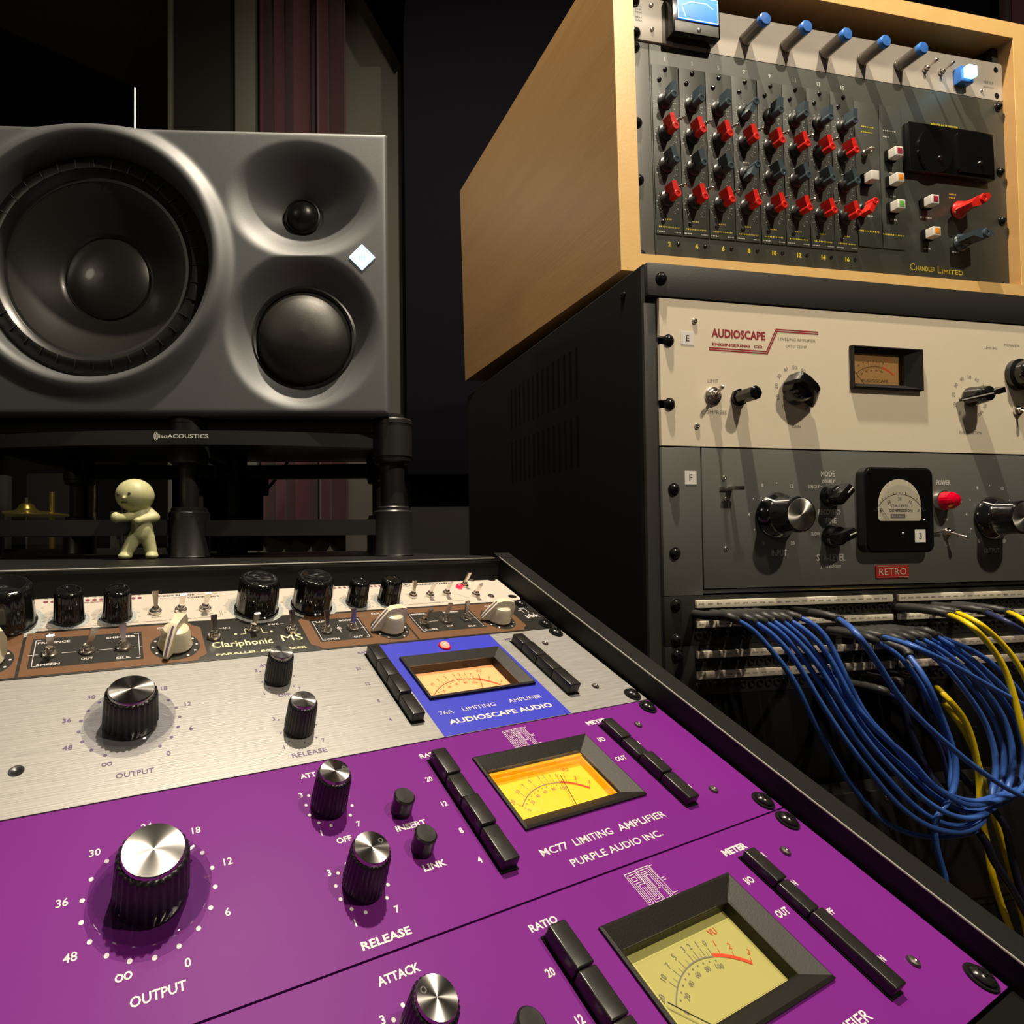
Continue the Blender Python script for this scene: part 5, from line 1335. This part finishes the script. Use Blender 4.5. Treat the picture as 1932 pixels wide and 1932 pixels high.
# ----------------------------------------------------------------- line mixer (5U)
t = unit('rack_mixer', 'dark green-grey five-unit mixer with rows of red and slate knobs in the wooden case', 'mixer', F_BOX, 0.0)
b = MB(); b.box(-8.5, 15.2, -222, -0.3, -3, 0, .4); part('ear', b, 'grey_panel', t)
b = MB(); b.box(15.8, 484, -222, -0.3, -3, 0, .4); part('faceplate', b, 'module_grey', t)
edges = [16.5 + 31.25 * k for k in range(9)] + [300.0, 331.0]
for i in range(10):
    x0, x1 = edges[i] + .5, edges[i + 1] - .5
    v0_, v1_ = (21.0, 192.5) if i < 8 else (27.0, 186.0)
    b = MB(); b.box(x0, x1, V(t, v1_), V(t, v0_), 0.0, 1.0, .25); part('channel_module', b, 'module_grey', t)
zz = 1.12
yl = MB(); pale = MB()
for k in range(8):
    x = 32.2 + 31.4 * k
    put_text(pale, str(2 * k + 1), x + 1, V(t, 14.0), 4.2, .12, bold=.02)
    put_text(yl, str(2 * k + 2), x, V(t, 201.5), 5.2, .12, bold=.05)
    scribble(yl, x - .5, V(t, 185.2), 24, 1.6, zz, 12)
    scribble(pale, x - 10, V(t, 189.8), 9, 1.2, zz, 5); scribble(pale, x + 9, V(t, 189.8), 8, 1.2, zz, 5)
    for v in (110.0, 177.2): scribble(yl if v > 150 else pale, x - 1, V(t, v), 8.5, 1.6, zz, 4)
    for v, r in ((60, 10.6), (93.5, 11.0), (127, 10.6), (161, 11.0)):
        for j in range(21):
            a = math.radians(-50 + 280 * j / 20)
            if j % 2 == 0: scribble(pale, x - 1.4 + (r + 1.4) * math.cos(a), V(t, v) + (r + 1.4) * math.sin(a), 1.3, 1.0, zz, 2)
            dot(pale, x - 1.4 + (r - .6) * math.cos(a), V(t, v) + (r - .6) * math.sin(a), .32, zz, 6)
    panel_screw(t, x + (.3 if k > 1 else 0), 25.5, 1.0, 2.3, 'screw_black'); panel_screw(t, x - 7, 36.5, 1.0, 2.3, 'screw_black')
    panel_screw(t, x - 7.5, 180.0, 1.0, 2.3, 'screw_black'); panel_screw(t, x + 17 - 7, 200.0 + 1, .0, 1.8, 'screw_black')
    # marconi-style knobs
def wing_knob(u, v, m, ang, s=1.0, h=14.0, tilt=0):
    def fn(b):
        b.prism([(-10.5, -2.6), (-2, -3.0), (3.6, -3.0), (3.6, 3.0), (-2, 3.0), (-10.5, 2.6)], 3.5, h - 0.6)
        b.lathe([(3.9, 6), (3.9, h - .4), (3.4, h)] + [(2.0, h), (1.8, h - .5), (0, h - .5)], (2.6, 0), 20)
    o = inst('wing_knob', cached('wing_%g' % h, m, fn, ang=35), t, (u, V(t, v), 1.0), rz=ang, label=('red wing knob' if m == 'red_knob' else None))
    inst('knob_skirt', cached('wing_skirt', 'skirt_dark', lambda b: b.lathe([(8.0, 0.5), (8.2, 1.2), (7.2, 2.6), (5.0, 3.6), (4.8, 6)], seg=28)), o, label='dark round skirt')
    inst('pointer_mark', cached('wing_mark', 'ink_white', lambda b: b.box(-9.4, -6.6, -1.1, 1.1, 3.6, 5.0, .3)), o)
    return o
for k in range(8):
    u = 28.8 + 31.3 * k
    wing_knob(u + 2.0, 58, 'blue_knob', math.radians(-95 if k != 3 else 60))
    wing_knob(u + 1.6, 89.5, 'red_knob', math.radians(-72))
    wing_knob(u + 1.6, 122.5, 'blue_knob', math.radians(-72 if k != 3 else 60))
    wing_knob(u + 1.6, 156.5, 'red_knob', math.radians(-72))
    if k < 7: toggle(t, u + 15.2, 76.5, -.8, .5, style='round', L=4.5, nut=2.0, name='mini_toggle', z=1.0); toggle(t, u + 15.2, 144, -.8, .5, style='round', L=4.5, nut=2.0, name='mini_toggle', z=1.0)
wing_knob(272, 146.5, 'red_knob', math.radians(60))
b = MB(); b.lathe([(4.2, 0), (4.2, 3), (3.2, 3.4), (3.2, 8), (2.6, 10), (1.4, 10.4), (1.2, 9.5)], (278.5, V(t, 84)), 16); part('phones_plug', b, 'chrome', t)
scribble(yl, 284, V(t, 54), 17, 1.7, zz, 7); scribble(yl, 283, V(t, 60), 16, 1.7, zz, 7); scribble(pale, 314, V(t, 55), 18, 1.6, zz, 7); scribble(pale, 309, V(t, 62), 9, 1.6, zz, 4)
scribble(yl, 281, V(t, 169), 30, 2.2, zz, 13); scribble(yl, 315, V(t, 170.5), 30, 2.0, zz, 13)
for u, v, w in ((283, 152, 9), (315.5, 102, 8), (316, 127.5, 7), (315.5, 153.5, 9), (363.5, 146.5, 18), (363, 181.5, 10), (404, 182.5, 11)): scribble(pale, u, V(t, v), w, 2.0, zz if u < 331 else .12, 5)
scribble(yl, 403, V(t, 116.5), 11, 2.0, .12, 5); scribble(yl, 402, V(t, 120.5), 9, 2.0, .12, 4)
put_text(yl, 'MINI RACK MIXER', 394.5, V(t, 39.2), 3.2, .12, 40, bold=.04)
ch = MB(); put_text(ch, 'C', 341, V(t, 203.4), 8.0, .12, bold=.0); put_text(ch, 'HANDLER', 359.8, V(t, 204.5), 5.0, .12, 27, bold=.0); put_text(ch, 'L', 379.5, V(t, 204.2), 8.0, .12); put_text(ch, 'IMITED', 398.5, V(t, 205.8), 5.0, .12, 31)
part('lettering', ch, 'ink_yellow', t)
part('lettering', yl, 'ink_yellow', t); part('lettering', pale, 'ink_dim', t)
def sq_btn(u, v, m, face=None):
    b_ = MB(); b_.box(u - 6.2, u + 6.2, V(t, v) - 6.2, V(t, v) + 6.2, 1.0, 4.5, .6); part('button_frame', b_, 'black_matte', t)
    o = inst('square_button', cached('square_button', 'white_btn', lambda b: b.box(-5.2, 5.2, -5.2, 5.2, 3, 12, 1.0, seg=3)), t, (u, V(t, v), 0))
    if m: inst('button_insert', cached('button_insert', m, lambda b: b.box(-3.2, 3.2, -3.2, 3.2, 11.9, 12.3, .15)), o)
sq_btn(277.8, 114.3, None); sq_btn(311.7, 84.5, 'btn_red'); sq_btn(311.9, 113.4, 'btn_orange'); sq_btn(312.1, 142.4, 'btn_green'); sq_btn(359.4, 132.8, 'btn_red'); sq_btn(360.1, 168.2, 'btn_orange')
def long_wing(u, v, m, ang):
    def fn(b):
        b.lathe([(10.0, 0.5), (10.2, 1.4), (8.6, 4.4), (6.8, 6), (6.2, 9)], seg=28)
        b.prism([(-15, -2.6), (-4, -5.2), (5, -4.6), (15, -2.4), (15, 2.4), (5, 4.6), (-4, 5.2), (-15, 2.6)], 7.0, 21.5)
        b.lathe([(5.2, 8), (5.2, 22.5), (4.6, 23.2), (2.4, 23.2), (2.2, 22.6), (0, 22.6)], (3, 0), 20)
    o = inst('wing_knob', cached('long_wing', m, fn, ang=35), t, (u, V(t, v), 0), rz=ang, label='large red wing knob' if m == 'red_knob' else None)
    inst('pointer_mark', cached('wing_mark2', 'ink_white', lambda b: b.box(-14.5, -11.6, -1.1, 1.1, 5.2, 6.8, .3)), o)
long_wing(409, 134.5, 'red_knob', math.radians(27)); long_wing(411, 171.5, 'blue_knob', math.radians(4))
for cx, r in ((421, 17), (411, 17)):
    for j in range(17):
        a = math.radians(-60 + 300 * j / 16); dot(pale, cx, 0, .01, 0, 3)
# twin black meter
b = MB(); b.box(333, 456, V(t, 99), V(t, 45.5), 0, 7, 1.2); mt = part('twin_meter', b, 'black_gloss', t, label='black twin meter, unlit')
for cx in (366.5, 424.5):
    b = MB()
    P = [(cx + 24 * math.cos(a), V(t, 76) + 25 * math.sin(a)) for a in [PI * 2 * i / 32 for i in range(32)]] if cx < 400 else rrect(cx - 25, cx + 25, V(t, 96), V(t, 50), 4)
    b.prism(P, 7.0, 9.0); part('meter_face', b, 'black_gloss', mt)
    b = MB(); b.lathe([(3, 9), (2.4, 10.4), (0, 10.6)], (cx + 6, V(t, 84)), 14); part('meter_screw', b, 'screw_black', mt)
for v in (6.35, 82.55, 139.7, 215.9): rack_screw(t, -0.8, v); rack_screw(t, 475.5, v + 1)

# ================================================================= PATCH CABLES
CAB = {'loop0': [[30.0, 281.5, 43], [43.0, 289.9, 47.4], [59.1, 309.9, 51.7], [73.3, 332.2, 55.8], [88.4, 366.8, 59.5], [106.4, 400.7, 62.6], [125.4, 427.3, 65.3], [145.4, 446.8, 67.2], [177.5, 458.7, 68.5], [208.9, 461.1, 69.0], [236.5, 456.5, 69.0], [217.8, 431.9, 62.0], [225.4, 407.4, 58.6], [221.5, 377.1, 55.2], [207.8, 348.0, 51.8], [188.5, 318.5, 48.4], [171.2, 304.9, 40]], 'loop1': [[46.5, 283.3, 43], [57.7, 293.0, 50.1], [72.4, 313.6, 57.1], [86.7, 344.4, 63.7], [102.1, 373.5, 69.8], [121.4, 399.8, 73.0], [142.7, 425.4, 75.5], [168.2, 444.0, 77.2], [195.6, 452.2, 77.9], [222.5, 448.9, 78.0], [253.5, 433.2, 66.0], [265.6, 409.0, 62.6], [262.0, 378.5, 59.2], [247.1, 351.4, 55.8], [219.2, 319.1, 52.4], [198.7, 305.5, 40]], 'loop2': [[56.7, 283.7, 43], [68.6, 293.5, 49.4], [86.5, 318.9, 55.6], [104.4, 352.4, 61.3], [122.8, 383.7, 66.3], [146.1, 411.7, 69.5], [168.4, 433.7, 71.7], [195.4, 448.8, 72.9], [225.0, 449.1, 73.0], [275.1, 434.2, 58.0], [287.6, 409.3, 54.6], [285.3, 382.6, 51.2], [271.2, 355.0, 47.8], [239.5, 321.6, 44.4], [209.0, 305.0, 40]], 'loop3': [[63.8, 282.6, 43], [73.8, 293.3, 51.7], [89.1, 315.9, 60.1], [104.0, 348.3, 68.0], [119.2, 376.8, 75.3], [142.0, 402.1, 78.5], [163.8, 422.8, 80.7], [190.3, 437.2, 81.9], [216.5, 439.6, 82.0], [270.9, 435.7, 64.0], [287.4, 411.5, 60.6], [287.3, 380.8, 57.2], [273.4, 353.4, 53.8], [236.5, 318.0, 50.4], [218.8, 304.0, 40]], 'loop4': [[73.0, 282.9, 43], [84.4, 294.2, 48.9], [100.5, 315.5, 54.6], [119.1, 351.6, 59.8], [139.4, 381.4, 64.3], [162.2, 402.4, 67.5], [184.9, 423.4, 69.7], [212.3, 439.5, 70.9], [239.5, 441.9, 71.0], [289.1, 439.1, 60.0], [305.9, 414.5, 56.6], [305.8, 383.3, 53.2], [291.7, 355.6, 49.8], [254.1, 319.6, 46.4], [226.8, 304.3, 40]], 'loop5': [[80.8, 283.2, 43], [89.7, 291.9, 51.2], [101.6, 310.3, 59.1], [116.0, 347.4, 66.5], [132.1, 371.4, 73.3], [155.4, 390.7, 76.5], [174.8, 413.1, 78.7], [204.2, 430.2, 79.9], [228.1, 431.0, 80.0], [284.5, 430.6, 68.0], [300.1, 406.4, 64.6], [301.2, 380.4, 61.2], [290.3, 353.3, 57.8], [253.3, 320.2, 54.4], [233.9, 301.7, 40]], 'loop6': [[90.2, 281.7, 43], [97.0, 285.9, 49.4], [105.0, 298.2, 55.6], [112.8, 323.1, 61.4], [125.6, 356.3, 66.8], [146.5, 379.9, 70.0], [165.8, 402.3, 72.5], [189.1, 420.5, 74.2], [217.1, 431.1, 74.9], [239.0, 430.0, 75.0], [306.3, 432.7, 57.0], [328.3, 408.1, 53.6], [329.3, 381.2, 50.2], [317.9, 353.1, 46.8], [282.4, 321.4, 43.4], [239.7, 303.8, 40]], 'single': [[132.5, 284.9, 43], [94.0, 286.3, 86.6], [113.2, 311.1, 87.4], [133.6, 340.2, 88.0], [162.1, 366.2, 88.6], [196.5, 393.1, 89.1], [232.0, 415.7, 89.6], [263.3, 429.6, 90.0]], 'cross': [[178.5, 301.9, 43], [149.7, 300.2, 84.6], [188.4, 317.4, 86.0], [228.4, 338.8, 87.0], [269.6, 360.9, 88.0]], 'inner': [[193.1, 315.2, 50], [189.0, 332.4, 65.4], [200.2, 362.7, 68.1], [209.3, 392.9, 70.3], [207.2, 413.5, 72.3], [197.0, 429.7, 74.1], [180.9, 441.4, 75.7], [178.0, 459.2, 77.2], [182.0, 479.6, 78.6], [183.1, 495.5, 80.0]], 'yel1': [[249.9, 285.0, 43], [214.3, 285.5, 78.5], [226.8, 300.3, 82.9], [238.1, 321.3, 86.5], [242.8, 346.1, 89.6], [245.1, 370.6, 92.4], [250.3, 399.1, 95.0]], 'yel2': [[257.7, 283.3, 43], [245.6, 287.3, 64.5], [261.4, 303.2, 69.4], [271.3, 319.2, 73.4], [278.8, 338.6, 76.9], [286.4, 364.5, 80.0]], 'yel3': [[316.7, 284.7, 43], [290.5, 286.5, 67.9], [295.8, 300.1, 74.6], [299.7, 321.3, 80.0]], 'yel4': [[240.4, 348.0, 36], [237.1, 357.3, 49.0], [250.7, 374.9, 51.1], [257.6, 398.6, 52.8], [260.1, 425.5, 54.2], [258.1, 451.9, 55.5], [263.0, 483.3, 56.8], [264.9, 505.4, 57.9], [274.1, 537.1, 59.0], [283.9, 569.0, 60.0]], 'yel5': [[241.8, 359.2, 40], [247.3, 373.6, 45.7], [258.3, 391.2, 47.7], [266.7, 414.3, 49.2], [273.4, 441.9, 50.6], [283.7, 474.4, 51.8], [292.4, 506.8, 52.9], [298.4, 534.3, 54.0], [307.2, 566.7, 55.0]], 'dim': [[291.7, 283.9, 43], [270.6, 286.8, 67.8], [284.7, 296.5, 71.8], [300.5, 309.1, 75.0]], 'dark': [[160.2, 344.1, 55], [186.1, 355.1, 49.3], [210.8, 372.5, 46.3], [227.3, 390.4, 44.0], [239.0, 408.1, 41.9], [247.8, 435.1, 40.0]], 'navy1': [[273.8, 458.0, 60], [285.4, 485.2, 57.6], [293.5, 521.5, 58.9], [304.8, 558.4, 60.0]], 'navy2': [[236.4, 462.5, 70], [246.2, 483.1, 70.0], [263.8, 506.8, 70.0], [282.6, 535.4, 70.0]]}
def cr_spline(P, per=7):
    P = [Vector(p) for p in P]; out = []
    for i in range(len(P) - 1):
        p0 = P[max(i - 1, 0)]; p1 = P[i]; p2 = P[i + 1]; p3 = P[min(i + 2, len(P) - 1)]
        for k in range(per):
            s = k / per
            out.append(0.5 * ((2 * p1) + (-p0 + p2) * s + (2 * p0 - 5 * p1 + 4 * p2 - p3) * s * s + (-p0 + 3 * p1 - 3 * p2 + p3) * s ** 3))
    out.append(P[-1]); return out
def smooth(P, it=2):
    P = [Vector(p) for p in P]
    for _ in range(it):
        Q = P[:]
        for i in range(1, len(P) - 1): Q[i] = P[i] * .5 + (P[i - 1] + P[i + 1]) * .25
        P = Q
    return P
def cable(pts, m, label, group=None, jack0=True, jack1=None, r=2.15, extend=None):
    L = [(u, -v, w) for u, v, w in pts]
    if extend: L += [(u, -v, w) for u, v, w in extend]
    o = thing('patch_cable', label, 'cable', F_RACK @ Matrix.Translation((L[0][0] * .001, L[0][1] * .001, 0)), group)
    off = Vector((L[0][0], L[0][1], 0))
    path = smooth(cr_spline([Vector(p) - off for p in L]), 6)
    b = MB(); b.tube(path, r, 8); part('jacket', b, m, o, ang=80)
    def boot(p_end, nxt, vrow):
        j = Vector((p_end.x - 1, -vrow - off.y, 1.5))
        d = (nxt - p_end).normalized()
        P = [j, j + Vector((0.2, 0.2, 12)), j.lerp(p_end, .62) + Vector((0, 1.2, 3)), p_end - d * 4, p_end + d * 2.5]
        P = cr_spline(P, 5); n = len(P)
        rad = [3.9 if i < n * .45 else (3.7 - 1.0 * (i / n - .45) + (0.45 if i % 2 else -0.1)) for i in range(n)]
        b = MB(); b.tube(P, 3, 10, radii=rad); part('cable_boot', b, 'boot', o, ang=50, label='black ribbed strain relief')
        b = MB(); b.tube([j - Vector((0, 0, 1.4)), j + Vector((0, 0, 4))], 2.6, 10); part('jack_plug', b, 'chrome', o)
    if jack0: boot(path[0], path[3], jack0)
    if jack1: boot(path[-1], path[-4], jack1)
    return o
ordn = ['leftmost', 'second', 'third', 'fourth', 'fifth', 'sixth', 'seventh']
for i in range(7):
    cable(CAB['loop%d' % i], 'cable_blue', '%s blue patch cable of the seven at the left end of the top jack row' % ordn[i], 'blue patch cables looping between the jack rows', 282.8, 302.6)
cable(CAB['single'], 'cable_blue', 'blue patch cable crossing the others alone from the middle of the top jack row', None, 282.8, None, extend=[(300, 445, 84), (334, 540, 76), (338, 760, 66)])
cable(CAB['cross'], 'cable_blue', 'blue patch cable running down to the right edge from the lower jack row', None, 302.6, None, extend=[(330, 415, 80), (364, 540, 70), (366, 760, 60)])
cable(CAB['inner'], 'cable_blue', 'blue patch cable dropping straight down through the loop to behind the desk', None, 302.6, None, extend=[(184, 600, 80), (184, 760, 76)])
cable(CAB['yel1'], 'cable_yellow', 'left of two bright yellow patch cables from the top jack row', 'yellow patch cables', 282.8, None, extend=[(262, 400, 90), (300, 450, 85), (322, 560, 70), (326, 760, 60)])
cable(CAB['yel2'], 'cable_yellow', 'right of two bright yellow patch cables beside each other from the top jack row', 'yellow patch cables', 282.8, None, extend=[(330, 420, 80), (352, 560, 66), (354, 760, 60)])
cable(CAB['yel3'], 'cable_yellow', 'yellow patch cable at the right edge of the picture', 'yellow patch cables', 282.8, None, extend=[(350, 400, 74), (376, 560, 64), (378, 760, 60)])
cable(CAB['yel4'], 'cable_yellow', 'yellow cable hanging in the middle of the blue loop, the right one of two', 'yellow patch cables', 346.8, None, r=2.4, extend=[(290, 660, 60), (292, 760, 60)])
cable(CAB['yel5'], 'cable_yellow', 'yellow cable hanging close behind its twin inside the blue loop', 'yellow patch cables', 346.8, None, r=2.3, extend=[(312, 660, 56), (313, 760, 56)])
cable(CAB['dim'], 'cable_dim', 'dull violet-blue patch cable at the upper right edge', None, 282.8, None, extend=[(330, 370, 74), (392, 520, 62), (394, 760, 60)])
cable(CAB['dark'], 'cable_dim', 'thin dark navy cable with black boot inside the blue loop', None, 346.8, None, r=1.8)
cable([[232, 349, 30], [240, 385, 34], [256, 425, 42]] + CAB['navy1'], 'cable_dark', 'right of two dark navy cables hanging at the lower right', None, 346.8, None, r=2.6)
cable([[212, 349, 30], [214, 385, 34], [222, 430, 48]] + CAB['navy2'], 'cable_dark', 'left of two dark navy cables crossing the yellow ones at the lower right', None, 346.8, None, r=2.8)
